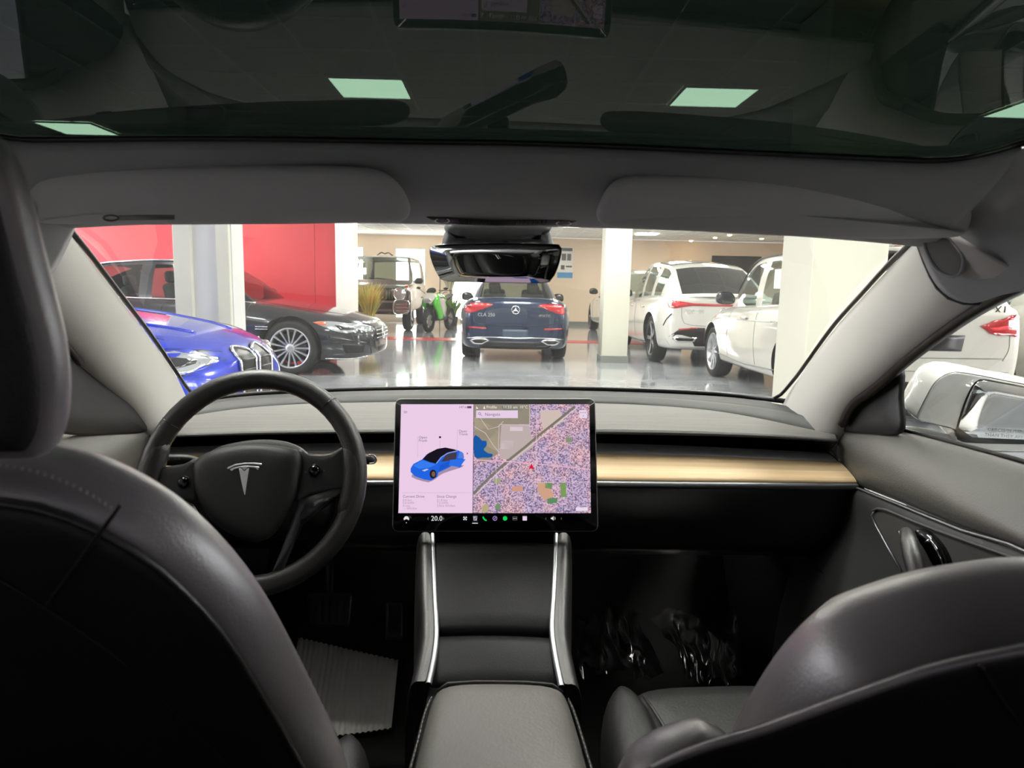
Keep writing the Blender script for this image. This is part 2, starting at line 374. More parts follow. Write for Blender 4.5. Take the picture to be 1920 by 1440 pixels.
# a slight translucent mix paints a veil of glare over the windscreen
_nt = M_wind.node_tree; _o = next(n for n in _nt.nodes if n.type == 'OUTPUT_MATERIAL'); _s = _o.inputs[0].links[0].from_socket
_tr = _nt.nodes.new('ShaderNodeBsdfTranslucent'); _tr.inputs[0].default_value = (.9, .9, .9, 1); _mx = _nt.nodes.new('ShaderNodeMixShader'); _mx.inputs[0].default_value = .007
_nt.links.new(_s, _mx.inputs[1]); _nt.links.new(_tr.outputs[0], _mx.inputs[2]); _nt.links.new(_mx.outputs[0], _o.inputs[0])
M_mirror = mat('mirror_silver', (235, 236, 236), .01, 1)
M_stitch = mat('stitch_thread', (150, 148, 144), .7)
M_white_paint = mat('white_car_paint', (214, 214, 211), .25, coat=1)

def zg(X, Y): return 1.3535-.068*(Y-.5)-.09*(Y-.5)**2-.08*X*X
# ---- glass roof
EDGE = [(-.52, .66), (-.505, .727), (-.44, .743), (-.359, .750), (-.14, .769), (0, .77), (.206, .767), (.32, .759), (.429, .746), (.465, .735), (.482, .718), (.491, .69), (.497, .66)]
ed = spl([V((x, y, 0)) for x, y in EDGE], 41)
rows = []
for k in range(15):
    t = k/14; r = []
    for p in ed:
        y = p.y+(-.9-p.y)*t; x = p.x; r.append(V((x, y, zg(x, y))))
    rows.append(r)
rg = st(grid('window_2', rows, M_roofglass, sub=0), 'dark green tinted glass roof mirroring the cabin', 'window')
tube('black_border', [V((p.x, p.y, zg(p.x, p.y)-.003)) for p in ed], .0035, M_frit, rg, n=6)
# ---- headliner: front header and side rails
def headrow(t):
    r = []
    for k in range(41):
        p = ed[k]; x = p.x*(1+.22*t); s = abs(x)/.6
        y = p.y*(1-t)+(1.035-.055*s**2)*t; z0 = zg(p.x, p.y)-.002; z1 = 1.268-.022*s**3
        z = z0+(z1-z0)*(t**.9)-.014*math.sin(math.pi*min(1, t*1.0)); r.append(V((x, y, z)))
    return r
hl = thing('car_ceiling', 'pale grey fabric headliner around the glass roof', 'headliner', (0, .85, 1.3), kind='structure')
grid('front_header', [headrow(t) for t in (0, .06, .2, .4, .6, .8, 1)], M_liner, hl, thick=.01)
for sd, nm in ((1, 'side_rail'), (-1, 'side_rail')):
    seam = [(1706, 420, 1.0), (1735, 500, .965), (1760, 545, .945), (1795, 567, .925), (1838, 570, .90)]
    r0 = spl([at(*q[:2], Y=q[2]) for q in seam], 9)
    if sd < 0: r0 = [V((-p.x-.006, p.y, p.z-.012)) for p in r0]
    rows = [r0]
    for y in (.87, .8, .7, .5, .2, -.3, -.9):
        f = .5*(1-max(0, min(1, (y-.6)/.3)))
        kk = max(0, min(1, (y-.65)/.25)); top = V((.468+.10*kk, y, zg(.5, y)-.004-.012*kk))
        e = V((.640-.02*(y < .5), y-.0, 1.180+(.83-y)*.10 if y > .3 else 1.233+(.3-y)*.03))
        prof = [top, top+V((.035, 0, -.006)), top*.55+e*.45+V((.012, 0, .014)), top*.25+e*.75+V((.012, 0, .006)), e]
        q = spl(prof, 9)
        if sd < 0: q = [V((-p.x, p.y, p.z-.01)) for p in q]
        if sd > 0: rows.append(q)
        else: rows.append(q)
    o = grid(nm, rows, M_liner, hl, thick=.006, flip=sd > 0)
    if sd > 0:
        tube('seam', [p-FW*.001 for p in r0], .0022, M_plastic, hl, n=6)
        # speaker grille let into the rail
        osp = [(1733, 448), (1745, 490), (1765, 512), (1785, 519), (1800, 512), (1806, 490), (1800, 470), (1785, 452), (1768, 444)]
        P = spl([at(x, y, Y=.925-.0007*(x-1760)) for x, y in osp], 26, True)
        puff('speaker_grille', P, [(0, -.006), (0, .0), (.003, .0015)], mat('grille_cloth', (112, 111, 108), .9, bump=(1500, .5)), hl, n=V((-.6, -.8, 0)), shift=V((-.004, -.006, 0)))
        tube('grille_rim', [p+V((-.005, -.008, 0)) for p in P], .0022, M_liner, hl, closed=True, n=6)
# ---- windscreen
base = spl([at(*q[:2], Y=q[2]) for q in ((352, 752, 1.62), (430, 742, 1.72), (560, 733, 1.80), (740, 728, 1.86), (930, 726, 1.89), (1120, 728, 1.86), (1290, 734, 1.79), (1400, 742, 1.71), (1476, 752, 1.62))], 25)
topl = spl([V((-.62, 1.0, 1.25)), V((-.4, 1.045, 1.272)), V((0, 1.065, 1.282)), V((.4, 1.045, 1.280)), V((.61, 1.0, 1.266))], 25)
rows = []
for k in range(9):
    t = k/8; rows.append([a_*(1-t)+b_*t+V((0, .05, .075))*4*t*(1-t)*.55 for a_, b_ in zip(base, topl)])
ws = st(grid('window_1', rows, M_wind, sub=0), 'wide raked windscreen looking out into the showroom', 'window')
tube('frit_band', [p+V((0, -.01, .0)) for p in base], .007, M_frit, ws, n=6)
Wr = [(1452, 747, 1.63), (1466, 738, 1.615), (1485, 716, 1.575), (1500, 697, 1.55), (1560, 614, 1.40), (1620, 546, 1.24), (1670, 491, 1.11), (1700, 462, 1.04), (1712, 446, 1.0), (1711, 432, .985), (1700, 424, .98)]
Wl = [(372, 750, 1.63), (350, 726, 1.6), (335, 704, 1.55), (290, 637, 1.40), (240, 570, 1.24), (187, 500, 1.11), (140, 440, 1.02), (130, 426, .995), (128, 412, .98)]
for L in (Wr, Wl): tube('side_gasket', spl([at(*q[:2], Y=q[2]) for q in L], 40), .0042, M_frit, ws, n=6)
# ---- A-pillars
def pillar(name, W, Ed, label):
    rows = []
    Wp = spl([at(*q[:2], Y=q[2]) for q in W], 15); Ep = spl([at(*q[:2], Y=q[2]) for q in Ed], 15)
    s = 1 if Wp[0].x > 0 else -1
    for a_, b_ in zip(Wp, Ep):
        nn = V((-s*.75, -.66, 0)); d = b_-a_
        rows.append([a_+V((s*.02, .025, 0)), a_+nn*.002, a_+d*.25+nn*.022, a_+d*.5+nn*.032, a_+d*.7+nn*.032, a_+d*.86+nn*.020, b_, b_+V((s*.03, .012, -.006))])
    return st(grid(name, rows, M_pillar, sub=1, thick=.004, flip=s < 0), label, 'pillar trim')
pillar('trim_1', [(1448, 790, 1.66), (1468, 748, 1.625), (1500, 701, 1.55), (1560, 618, 1.40), (1620, 550, 1.24), (1670, 495, 1.11), (1715, 448, .995), (1745, 405, .94)],
       [(1566, 838, 1.40), (1572, 806, 1.37), (1580, 776, 1.345), (1600, 752, 1.31), (1640, 720, 1.23), (1700, 668, 1.125), (1765, 618, 1.02), (1838, 569, .92), (1930, 518, .83)], 'pale grey right windscreen pillar trim next to the door mirror')
pillar('trim_2', [(372, 792, 1.66), (355, 752, 1.62), (335, 707, 1.55), (290, 642, 1.40), (240, 575, 1.24), (187, 505, 1.11), (130, 430, .995), (95, 390, .94)],
       [(272, 838, 1.40), (268, 806, 1.37), (258, 780, 1.345), (238, 758, 1.31), (198, 722, 1.23), (138, 660, 1.125), (75, 600, 1.02), (10, 540, .92), (-80, 470, .83)], 'pale grey left windscreen pillar trim beside the driver headrest')
# ---- doors (right one fully seen, left one its mirror image)
def rowY(pts, ys):
    pts = sorted(pts, key=lambda p: p.y); out = []
    for y in ys:
        if y <= pts[0].y: a_, b_ = pts[0], pts[1]
        elif y >= pts[-1].y: a_, b_ = pts[-2], pts[-1]
        else:
            i = max(k for k in range(len(pts)-1) if pts[k].y <= y); a_, b_ = pts[i], pts[i+1]
        t = (y-a_.y)/(b_.y-a_.y); t = max(t, -3) if y < pts[0].y else t
        q = a_+(b_-a_)*t
        if y < pts[0].y: q = V((pts[0].x, y, pts[0].z+.01*(pts[0].y-y)))
        out.append(q)
    return out
YS = [1.40, 1.36, 1.3, 1.22, 1.13, 1.03, .93, .83, .73, .6, .4, .1, -.3, -.7]
Sl = rowY([at(x, y, X=X) for x, y, X in ((1690, 808, .738), (1800, 838, .735), (1920, 870, .735))]+[V((.742, 1.40, .895))], YS)
Rl = rowY([at(x, y, X=X) for x, y, X in ((1562, 813, .722), (1631, 846, .706), (1678, 867, .695), (1749, 903, .68), (1820, 940, .675), (1920, 992, .67))], YS)
Cl = rowY([at(x, y, X=X) for x, y, X in ((1618, 920, .712), (1680, 945, .692), (1800, 995, .672), (1920, 1030, .66))], YS)
def sgn(p, s): return V((p.x if s > 0 else -p.x-.004, p.y, p.z if s > 0 else p.z-.018))
for s, nm, lab in ((1, 'door_1', 'black leather right door panel with pull handle and satin trim line'), (-1, 'door_2', 'black leather left door panel behind the driver seat')):
    dr = thing(nm, lab, 'door', (s*.7, .7, .3), kind='structure')
    up = []
    for a_, b_, c_ in zip(Sl, Rl, Cl):
        up.append([sgn(p, s) for p in (a_+V((.02, 0, -.01)), a_, a_*.75+b_*.25+V((0, 0, .006)), a_*.3+b_*.7+V((-.002, 0, .005)), b_+V((.001, 0, -.003)), b_*.7+c_*.3+V((-.006, 0, 0)), b_*.2+c_*.8+V((.0, 0, 0)), c_+V((.012, 0, .004)))])
    grid('upper_pad', up, M_doorleather, dr, thick=.004, flip=s > 0)
    lo = []
    for c_ in Cl:
        b0 = c_+V((.008, 0, 0)); lo.append([sgn(p, s) for p in (b0, b0+V((-.012, 0, -.004)), b0+V((-.016, 0, -.03)), b0+V((-.012, 0, -.08)), V((.652, c_.y, .62)), V((.62, c_.y, .5)), V((.61, c_.y, .3)), V((.64, c_.y, .2)))])
    grid('lower_panel', lo, M_soft, dr, thick=.004, flip=s > 0)
    tube('satin_line', [sgn(c_+V((-.0035, 0, .002)), s) for c_ in Cl], .0022, M_satin, dr, n=6)
    tube('sill_seal', [sgn(a_+V((.004, 0, .003)), s) for a_ in Sl], .004, M_frit, dr, n=6)
    # outer skin in white paint
    sk = [[sgn(p, s) for p in (a_+V((.012, 0, .0)), a_+V((.06, 0, -.02)), a_+V((.13, 0, -.12)), V((.9, a_.y, .6)), V((.89, a_.y, .4)), V((.84, a_.y, .22)))] for a_ in Sl]
    grid('outer_skin', sk, M_white_paint, dr, thick=.004, flip=s < 0)
    # sail panel in front of the door glass
    sp = [(1572, 806), (1576, 783), (1588, 764), (1612, 745), (1650, 722), (1690, 690), (1691, 750), (1690, 810), (1630, 813)]
    P = [at(x, y, X=.722) for x, y in sp]
    if s < 0: P = [at(x, y, X=-.722) for x, y in ((272, 808), (266, 782), (250, 760), (218, 735), (180, 702), (136, 650), (96, 612), (96, 740), (100, 808), (210, 814))]
    puff('sail_panel', spl(P, 36, True), [(0, -.004), (0, .004), (.004, .0065)], M_plastic, dr, n=V((-s, 0, 0)))
    fr = [(1580, 796, .705), (1600, 758, .70), (1640, 728, .697), (1700, 676, .688), (1765, 626, .673), (1838, 577, .658), (1925, 532, .642), (2010, 495, .635)]
    if s > 0:
        tube('window_seal', spl([at(x, y, X=X) for x, y, X in fr], 30), .0095, M_frit, dr, n=6)
        tube('glass_run', [at(1690, 690, X=.73), at(1691, 750, X=.733), at(1690, 810, X=.736)], .004, M_frit, dr, n=6)
    else: tube('window_seal', spl([at(x, y, X=X) for x, y, X in ((150, 680, -.70), (120, 645, -.69), (70, 600, -.675), (0, 545, -.66), (-90, 480, -.64))], 20), .006, M_frit, dr, n=6)
    if s > 0:
        gp = [Sl[3], Sl[7], Sl[11], V((.66, .0, 1.24)), V((.655, .6, 1.215)), at(1925, 532, X=.66), at(1765, 626, X=.69), at(1690, 690, X=.712)]
        gp = [gp[0]+V((.012, 0, 0)), gp[1]+V((.012, 0, 0)), gp[2]+V((.012, 0, 0))]+gp[3:]
        W3 = mesh('window_3', gp, [tuple(range(8))], M_dglass_front, None, smooth=False); st(W3, 'right front door window framing the white door mirror', 'window')
        # handle recess and pull
        def dp(x, y, X=.648): return at(x, y, X=X)
        rec = [(1637, 962), (1642, 956), (1655, 957), (1720, 983), (1800, 1013), (1890, 1045), (1960, 1070), (1900, 1110), (1700, 1100), (1690, 1068), (1660, 1015)]
        puff('handle_recess', [dp(*q, X=.652) for q in rec], [(0, -.002), (0, .001), (.004, .002)], mat('recess_textile', (52, 51, 50), .8, bump=(900, .3)), dr, n=V((-1, 0, 0)))
        tube('recess_trim', [dp(1640, 958), dp(1634, 966), dp(1642, 985), dp(1665, 1027), dp(1690, 1070)], .0016, M_satin, dr, n=6)
        tube('recess_edge', spl([dp(*q, X=.648) for q in ((1637, 958), (1655, 955), (1720, 981), (1800, 1011), (1890, 1043), (1960, 1068))], 20), .0025, M_soft, dr, n=6)
        h0 = [dp(1700, 1000, .632), dp(1703, 1010, .618), dp(1710, 1040, .606), dp(1724, 1090, .602), dp(1742, 1150, .605), dp(1760, 1210, .612)]
        tube('pull_handle', h0, [.010, .0125, .0135, .014, .014, .014], M_leather, dr, n=12, smooth=20)
        e0 = spl([dp(1686, 997, .63), dp(1692, 1010, .61), dp(1700, 1045, .600), dp(1716, 1100, .598), dp(1735, 1160, .60)], 20)
        tube('handle_stitching', e0, .0013, M_stitch, dr, n=5)
        rel = [(1718, 992), (1735, 998), (1755, 1018), (1770, 1045), (1777, 1075), (1765, 1080), (1752, 1062), (1738, 1035), (1725, 1015)]
        puff('release_lever', spl([dp(*q, X=.640) for q in rel], 24, True), [(0, -.01), (0, .0), (.003, .004)], M_gloss, dr, n=V((-1, -.3, 0)))
        plq = [dp(1734, 1016, .632), dp(1741, 1013, .632)]
        tube('lever_highlight', plq, .0012, M_chrome, dr, n=5)
# ---- B-pillars just behind the seats, outside the view
for s, k in ((1, 3), (-1, 4)):
    st(grid('trim_%d' % k, [[V((s*(.70-.08*t), y+.03*t, .9+.34*t)) for t in (0, .3, .6, 1)] for y in (-.05, .0, .08)], M_pillar, thick=.02, flip=s < 0), 'pale grey centre pillar trim behind the %s front seat' % ('right' if s > 0 else 'left'), 'pillar trim')
# ---- floor pan, firewall, rear bulkhead
fl = thing('car_floor', 'black carpeted footwell floor of the car', 'floor', (0, .6, .25), kind='structure')
grid('carpet', [[V((x, y, z)) for x in (-.66, -.3, 0, .3, .66)] for y, z in ((-.9, .30), (.4, .26), (1.35, .25), (1.6, .255), (1.72, .36), (1.80, .62), (1.86, .84), (1.92, .86))], M_carpet, fl, thick=.01)
for s in (-1, 1): grid('kick_panel', [[V((s*x, y, z)) for z in (.2, .4, .62)] for y, x in ((1.25, .655), (1.5, .645), (1.7, .62), (1.84, .60))], M_carpet, fl, thick=.01, sub=0)
grid('rear_bench', [[V((x, y, z)) for x in (-.66, -.2, .2, .66)] for y, z in ((-.25, .30), (-.25, .50), (-.32, .55), (-.72, .53), (-.80, .62), (-.92, .95))], M_leather, fl, thick=.02)
# ---- body outside the windscreen: bonnet and front wings of the white car
hb = []
for t in (0, .15, .4, .7, 1):
    y = 2.05+.65*t; hb.append([V((x, y-.08*abs(x/.85)**3, .838-.19*t**1.4-.05*abs(x/.85)**4+.034*math.exp(-((abs(x)-.62)/.14)**2)*(1-t*.5))) for x in (-.88, -.8, -.7, -.62, -.5, -.3, 0, .3, .5, .62, .7, .8, .88)])
cf = thing('car_nose', 'white bonnet and front end of the car, just visible below the windscreen', 'bonnet', (0, 2.3, 0))
grid('bonnet', hb, M_white_paint, cf, thick=.01, flip=True)
for s in (-1, 1):
    e_ = [r[0 if s < 0 else -1] for r in hb]
    grid('wing', [[p, p+V((s*.03, 0, -.05)), V((s*.925, p.y, .6)), V((s*.92, p.y, .4)), V((s*.88, p.y, .2))] for p in e_], M_white_paint, cf, thick=.01, flip=s < 0)
    lathe('wheel', [(.2, .1), (.30, .11), (.335, .06), (.335, -.06), (.30, -.11), (.2, -.1)], mat('front_tyre', (20, 20, 21), .8) if s < 0 else bpy.data.materials['front_tyre'], cf, o=V((s*.79, 2.1, .336)), ax=V((1, 0, 0)), n=28)
fr_ = hb[-1]; grid('bumper', [fr_, [p+V((0, .06, -.06)) for p in fr_], [V((p.x, p.y+.12, .45)) for p in fr_], [V((p.x*.95, p.y+.05, .18)) for p in fr_]], M_white_paint, cf, thick=.01)
# ================================================================== DASHBOARD
def line(ctrl, n=49): return spl([at(*q[:2], Y=q[2]) for q in ctrl], n)
L0 = line([(345, 756, 1.58), (420, 745, 1.69), (500, 738, 1.76), (700, 730, 1.84), (930, 728, 1.87), (1180, 732, 1.84), (1330, 739, 1.75), (1400, 745, 1.69), (1478, 757, 1.58)])
L1 = line([(318, 780, 1.45), (400, 757, 1.58), (500, 748, 1.66), (700, 741, 1.72), (930, 740, 1.74), (1180, 744, 1.72), (1330, 754, 1.64), (1490, 774, 1.50), (1556, 801, 1.42)])
L2 = line([(300, 800, 1.40), (350, 778, 1.48), (500, 758, 1.60), (700, 751, 1.67), (930, 750, 1.69), (1180, 755, 1.67), (1330, 766, 1.58), (1440, 785, 1.50), (1562, 813, 1.40)])
L3 = line([(290, 815, 1.36), (500, 808, 1.36), (700, 806, 1.36), (930, 805, 1.36), (1180, 806, 1.36), (1400, 812, 1.36), (1568, 823, 1.36)])
L4 = line([(290, 822, 1.355), (500, 816, 1.355), (700, 814, 1.355), (930, 813, 1.355), (1180, 816, 1.355), (1400, 821, 1.355), (1570, 830, 1.355)])
L5 = line([(290, 839, 1.40), (500, 833, 1.40), (700, 830, 1.40), (930, 829, 1.40), (1180, 832, 1.40), (1400, 841, 1.40), (1552, 849, 1.40)])
L6 = line([(280, 852, 1.37), (500, 849, 1.37), (700, 847, 1.37), (930, 847, 1.37), (1180, 850, 1.37), (1400, 857, 1.37), (1572, 864, 1.37)])
L7 = line([(280, 905, 1.30), (500, 903, 1.30), (700, 902, 1.30), (930, 901, 1.30), (1180, 904, 1.30), (1400, 906, 1.30), (1608, 908, 1.30)])
L8 = line([(280, 915, 1.302), (500, 914, 1.302), (700, 913, 1.302), (930, 914, 1.302), (1180, 917, 1.302), (1400, 919, 1.302), (1611, 921, 1.302)])
db = thing('dashboard', 'low dashboard with grey textile top and full-width oak strip', 'dashboard', (0, 1.4, .55))
def mixl(a_, b_, t, off=(0, 0, 0)): return [p*(1-t)+q*t+V(off) for p, q in zip(a_, b_)]
grid('defrost_panel', [[p+V((0, .06, -.02)) for p in L0], L0, mixl(L0, L1, .5), L1, [p+V((0, -.002, -.008)) for p in L1]], M_soft, db, flip=True)
grid('front_roll', [[p+V((0, .004, -.012)) for p in L1], [p+V((0, 0, .002)) for p in L1], mixl(L1, L2, .35, (0, 0, .007)), mixl(L1, L2, .7, (0, 0, .005)), L2, [p+V((0, 0, -.012)) for p in L2]], mat('roll_grey', (58, 58, 58), .6, bump=(700, .2)), db, flip=True)
grid('textile_top', [[p+V((0, .005, -.006)) for p in L2], [p+V((0, 0, -.002)) for p in L2], mixl(L2, L3, .35, (0, 0, .004)), mixl(L2, L3, .75, (0, 0, .004)), mixl(L2, L3, .95, (0, 0, .001)), L3], M_alc, db, flip=True)
grid('pad_lip', [mixl(L2, L3, .97, (0, 0, .0005)), L3, mixl(L3, L4, .4, (0, -.004, 0)), L4, [p+V((0, .02, -.001)) for p in L4], [p+V((0, .12, .0)) for p in L4]], mat('lip_grey', (64, 64, 65), .6, bump=(700, .2)), db, flip=True)
grid('air_vent', [[p+V((0, .115, .004)) for p in L4], [p+V((0, .10, -.03)) for p in L4], [p+V((0, .03, -.004)) for p in L5], L5], M_gloss, db, flip=True)
grid('vent_sill', [L5, mixl(L5, L6, .06, (0, -.002, .001)), mixl(L5, L6, .9, (0, -.001, .001)), L6, [p+V((0, .0, -.006)) for p in L6]], mat('vent_silver', (150, 152, 156), .4, .3), db, flip=True)
w_rows = [[p+V((0, .004, -.003)) for p in L6], [p+V((0, -.003, .0)) for p in L6], mixl(L6, L7, .3, (0, -.004, .003)), mixl(L6, L7, .6, (0, -.006, .004)), mixl(L6, L7, .88, (0, -.004, .003)), L7, [p+V((0, .012, -.004)) for p in L7]]
grid('oak_strip', w_rows, M_wood, db, flip=True)
grid('lower_trim', [[p+V((0, .01, .0015)) for p in L7], [p+V((0, -.004, .001)) for p in L7], mixl(L7, L8, .5, (0, -.005, 0)), [p+V((0, -.003, 0)) for p in L8], [p+V((0, .03, -.002)) for p in L8]], M_satin, db, flip=True)
# black lower fascia: knee panel and glove box lid
def fascia(z, y, k0, k1): return [V((p.x, y, z)) for p in L8[k0:k1]]
for nm, k0, k1 in (('knee_panel', 0, 20), ('centre_fascia', 19, 30), ('glove_box', 29, 49)):
    top = [p+V((0, .018, .002)) for p in L8[k0:k1]]
    grid(nm, [top, [p+V((0, -.004, -.012)) for p in top], fascia(.72, 1.312, k0, k1), fascia(.66, 1.318, k0, k1), fascia(.645, 1.326, k0, k1), fascia(.638, 1.345, k0, k1), fascia(.60, 1.40, k0, k1), fascia(.58, 1.55, k0, k1)], mat('fascia_black', (15, 15, 17), .28, bump=(500, .05)) if nm == 'knee_panel' else bpy.data.materials['fascia_black'], db, flip=True)
grid('cowl_panel', [[p+V((0, .05, -.018)) for p in L0], [V((p.x*1.03, max(p.y+.08, 1.80), p.z-.05)) for p in L0], [V((p.x*1.03, 1.94, .80)) for p in L0]], M_plastic, db, sub=0)
for e_ in (-1, 0): 
    q = [L4[e_], L5[e_], L6[e_]]; grid('vent_end', [[p+V((0, -.002, .002)) for p in q], [V((p.x, 1.52, p.z)) for p in q]], M_plastic, db, sub=0, thick=.003)
# end cap and oak return at the passenger end
rr = at(1611, 921, Y=1.30)
tube('end_trim', spl([at(1553, 838, Y=1.41), at(1563, 848, Y=1.39), at(1575, 864, Y=1.36)], 8), .0022, M_satin, db, n=6)
grid('end_cap', [[V((.742, 1.28, .55)), V((.742, 1.5, .55)), V((.742, 1.7, .55))], [V((.742, 1.28, .79)), V((.742, 1.5, .80)), V((.742, 1.7, .80))], [V((.735, 1.38, .87)), V((.735, 1.5, .87)), V((.735, 1.7, .88))]], M_soft, db, thick=.004)
# ================================================================== TOUCHSCREEN
BL, BR, TL, TR = (at(735, 996, Y=1.19), at(1122, 996, Y=1.19), at(742, 748, Y=1.265), at(1115, 748, Y=1.265))
SN = (BR-BL).cross(TL-BL).normalized()          # towards the cabin or away
if SN.y > 0: SN = -SN
SR = (BR-BL).normalized(); SU = SN.cross(SR).normalized()
if SU.z < 0: SU = -SU
S0 = BL
def sp_(x, y, off=.0): return onplane(x, y, S0+SN*off, SN)
ts = thing('touchscreen', 'landscape touchscreen showing a car picture and a satellite map', 'touchscreen', (0, 1.23, .70))
ol = rrect(sp_(735, 997), sp_(1122, 997), sp_(1116, 747), sp_(741, 747), .013, 6)
puff('casing', ol, [(.012, -.016), (.003, -.012), (0, -.006), (0, -.001), (.0012, .0)], mat('casing_grey', (120, 121, 122), .4, .6), ts, n=SN)
puff('cover_glass', inset([V(p) for p in (ol if frame_of(ol).dot(SN) > 0 else ol[::-1])], SN, .0016), [(0, -.002), (0, .0004)], M_gloss, ts, n=SN)
box('bracket', (0, 1.262, .83), (.14, .035, .09), M_plastic, ts, bevel=.01)
K = 2.0**(-EXPO)
UIM = {}
def ui(c, s=.92):
    k = (c, s)
    if k not in UIM: UIM[k] = emit('display_%d_%d_%d' % c, c, s*K)
    return UIM[k]
LV = [0]
def poly(name, pts, c, par, lv=1, closed_spl=0, m=None):
    P = [sp_(x, y, .0006+.00022*lv) for x, y in pts]
    if closed_spl: P = spl(P, closed_spl, True)
    n = frame_of(P)
    if n.dot(SN) < 0: P = P[::-1]
    o = mesh(name, P, [tuple(range(len(P)))], m or ui(c), par, smooth=False)
    bm = bmesh.new(); bm.from_mesh(o.data); bmesh.ops.triangulate(bm, faces=bm.faces[:]); bm.to_mesh(o.data); bm.free()
    return o
def pline(name, pts, wpx, c, par, lv=2):
    """ribbon of even width drawn on the display"""
    a_, b_ = [], []
    for i, (x, y) in enumerate(pts):
        p, q = pts[max(0, i-1)], pts[min(len(pts)-1, i+1)]; dx, dy = q[0]-p[0], q[1]-p[1]; l = math.hypot(dx, dy)
        nx, ny = -dy/l*wpx/2, dx/l*wpx/2; a_.append(sp_(x+nx, y+ny, .0006+.00022*lv)); b_.append(sp_(x-nx, y-ny, .0006+.00022*lv))
    n = len(pts); fs = [(i, i+1, n+i+1, n+i) for i in range(n-1)]
    return mesh(name, a_+b_, fs, ui(c), par, smooth=False)
PXM = (sp_(1000, 870)-sp_(900, 870)).length/100
def utext(name, s, x, y, hpx, c, par, align='LEFT', lv=6): return text(name, s, hpx*PXM*1.38, sp_(x, y, .0006+.00022*lv), SR, SU, ui(c), par, align=align)
disp = poly('status_panel', [(752, 758), (888, 758), (886, 962), (747, 962)], (243, 212, 240), ts, 0)
# map: fine street mosaic
mm = bpy.data.materials.new('satellite_map'); mm.use_nodes = True; nt = mm.node_tree; nt.nodes.clear()
def N(t, **k):
    n = nt.nodes.new(t)
    for a_, b_ in k.items(): setattr(n, a_, b_)
    return n
tc = N('ShaderNodeTexCoord'); out = N('ShaderNodeOutputMaterial'); em = N('ShaderNodeEmission')
mp = N('ShaderNodeMapping'); mp.inputs['Scale'].default_value = (1, 1, 1)
nt.links.new(tc.outputs['Object'], mp.inputs['Vector'])
vo = N('ShaderNodeTexVoronoi'); vo.inputs['Scale'].default_value = 520; vo.distance = 'CHEBYCHEV'; nt.links.new(mp.outputs['Vector'], vo.inputs['Vector'])
cr = N('ShaderNodeValToRGB'); E_ = cr.color_ramp.elements; E_[0].color = rgb((112, 106, 132)); E_[1].color = rgb((250, 226, 238))
for p, c in ((.3, (164, 152, 172)), (.5, (210, 192, 204)), (.75, (238, 218, 224))): e = E_.new(p); e.color = rgb(c)
sep = N('ShaderNodeSeparateColor'); nt.links.new(vo.outputs['Color'], sep.inputs[0]); nt.links.new(sep.outputs[0], cr.inputs[0])
no = N('ShaderNodeTexNoise'); no.inputs['Scale'].default_value = 26; nt.links.new(mp.outputs['Vector'], no.inputs['Vector'])
c2 = N('ShaderNodeValToRGB'); c2.color_ramp.elements[0].color = rgb((226, 218, 244)); c2.color_ramp.elements[0].position = .38; c2.color_ramp.elements[1].color = rgb((255, 226, 226)); c2.color_ramp.elements[1].position = .64
nt.links.new(no.outputs['Fac'], c2.inputs[0])
mx = N('ShaderNodeMix', data_type='RGBA', blend_type='MULTIPLY'); mx.inputs['Factor'].default_value = 1
nt.links.new(cr.outputs[0], mx.inputs['A']); nt.links.new(c2.outputs[0], mx.inputs['B'])
nt.links.new(mx.outputs['Result'], em.inputs[0]); em.inputs[1].default_value = .95*K; nt.links.new(em.outputs[0], out.inputs[0])
mapp = poly('map_panel', [(889, 758), (1105, 758), (1108, 962), (887, 962)], None, ts, 0, m=mm)
for c, pts in (((156, 146, 128), [(889, 758), (995, 758), (994, 795), (940, 797), (936, 850), (905, 868), (889, 855)]), ((118, 128, 118), [(940, 762), (993, 762), (992, 794), (958, 794)]),
               ((178, 164, 140), [(889, 782), (925, 800), (938, 812), (934, 848), (915, 838), (905, 815), (889, 806)]), ((196, 180, 178), [(938, 796), (992, 797), (1000, 838), (965, 862), (937, 860)]),
               ((214, 196, 188), [(1012, 770), (1050, 768), (1058, 790), (1018, 806)]), ((226, 206, 214), [(940, 826), (963, 826), (962, 842), (939, 842)]), ((232, 212, 220), [(956, 800), (980, 800), (980, 808), (956, 808)]),
               ((214, 160, 140), [(960, 912), (980, 911), (981, 921), (960, 922)]), ((214, 168, 140), [(1008, 905), (1025, 905), (1040, 930), (1020, 938), (1008, 920)]), ((110, 150, 96), [(1022, 905), (1036, 906), (1034, 917), (1022, 915)]),
               ((96, 146, 96), [(1027, 935), (1046, 933), (1044, 943), (1026, 944)]), ((128, 160, 96), [(1051, 905), (1061, 905), (1062, 932), (1051, 932)]), ((186, 176, 132), [(905, 948), (916, 945), (914, 960), (903, 960)]),
               ((120, 150, 112), [(930, 945), (938, 945), (938, 955), (928, 955)]), ((140, 152, 120), [(1061, 820), (1072, 820), (1072, 829), (1061, 829)]), ((166, 172, 130), [(926, 898), (938, 896), (938, 906), (926, 906)])):
    poly('map_patch', pts, c, mapp, 1)
poly('map_lake', [(889, 818), (898, 820), (904, 826), (912, 827), (912, 836), (907, 843), (916, 850), (923, 851), (922, 857), (905, 858), (890, 856)], (28, 92, 172), mapp, 2, 40)
pline('map_railway', [(888, 925), (915, 898), (952, 864), (985, 838), (1008, 818), (1050, 785), (1078, 762)], 4.5, (128, 122, 110), mapp, 3)
pline('map_railway', [(888, 931), (930, 890), (962, 862), (1010, 824), (1082, 764)], 1.4, (232, 214, 206), mapp, 4)
pline('map_road', [(888, 862), (960, 866), (1020, 871), (1106, 880)], 1.8, (244, 190, 206), mapp, 4)
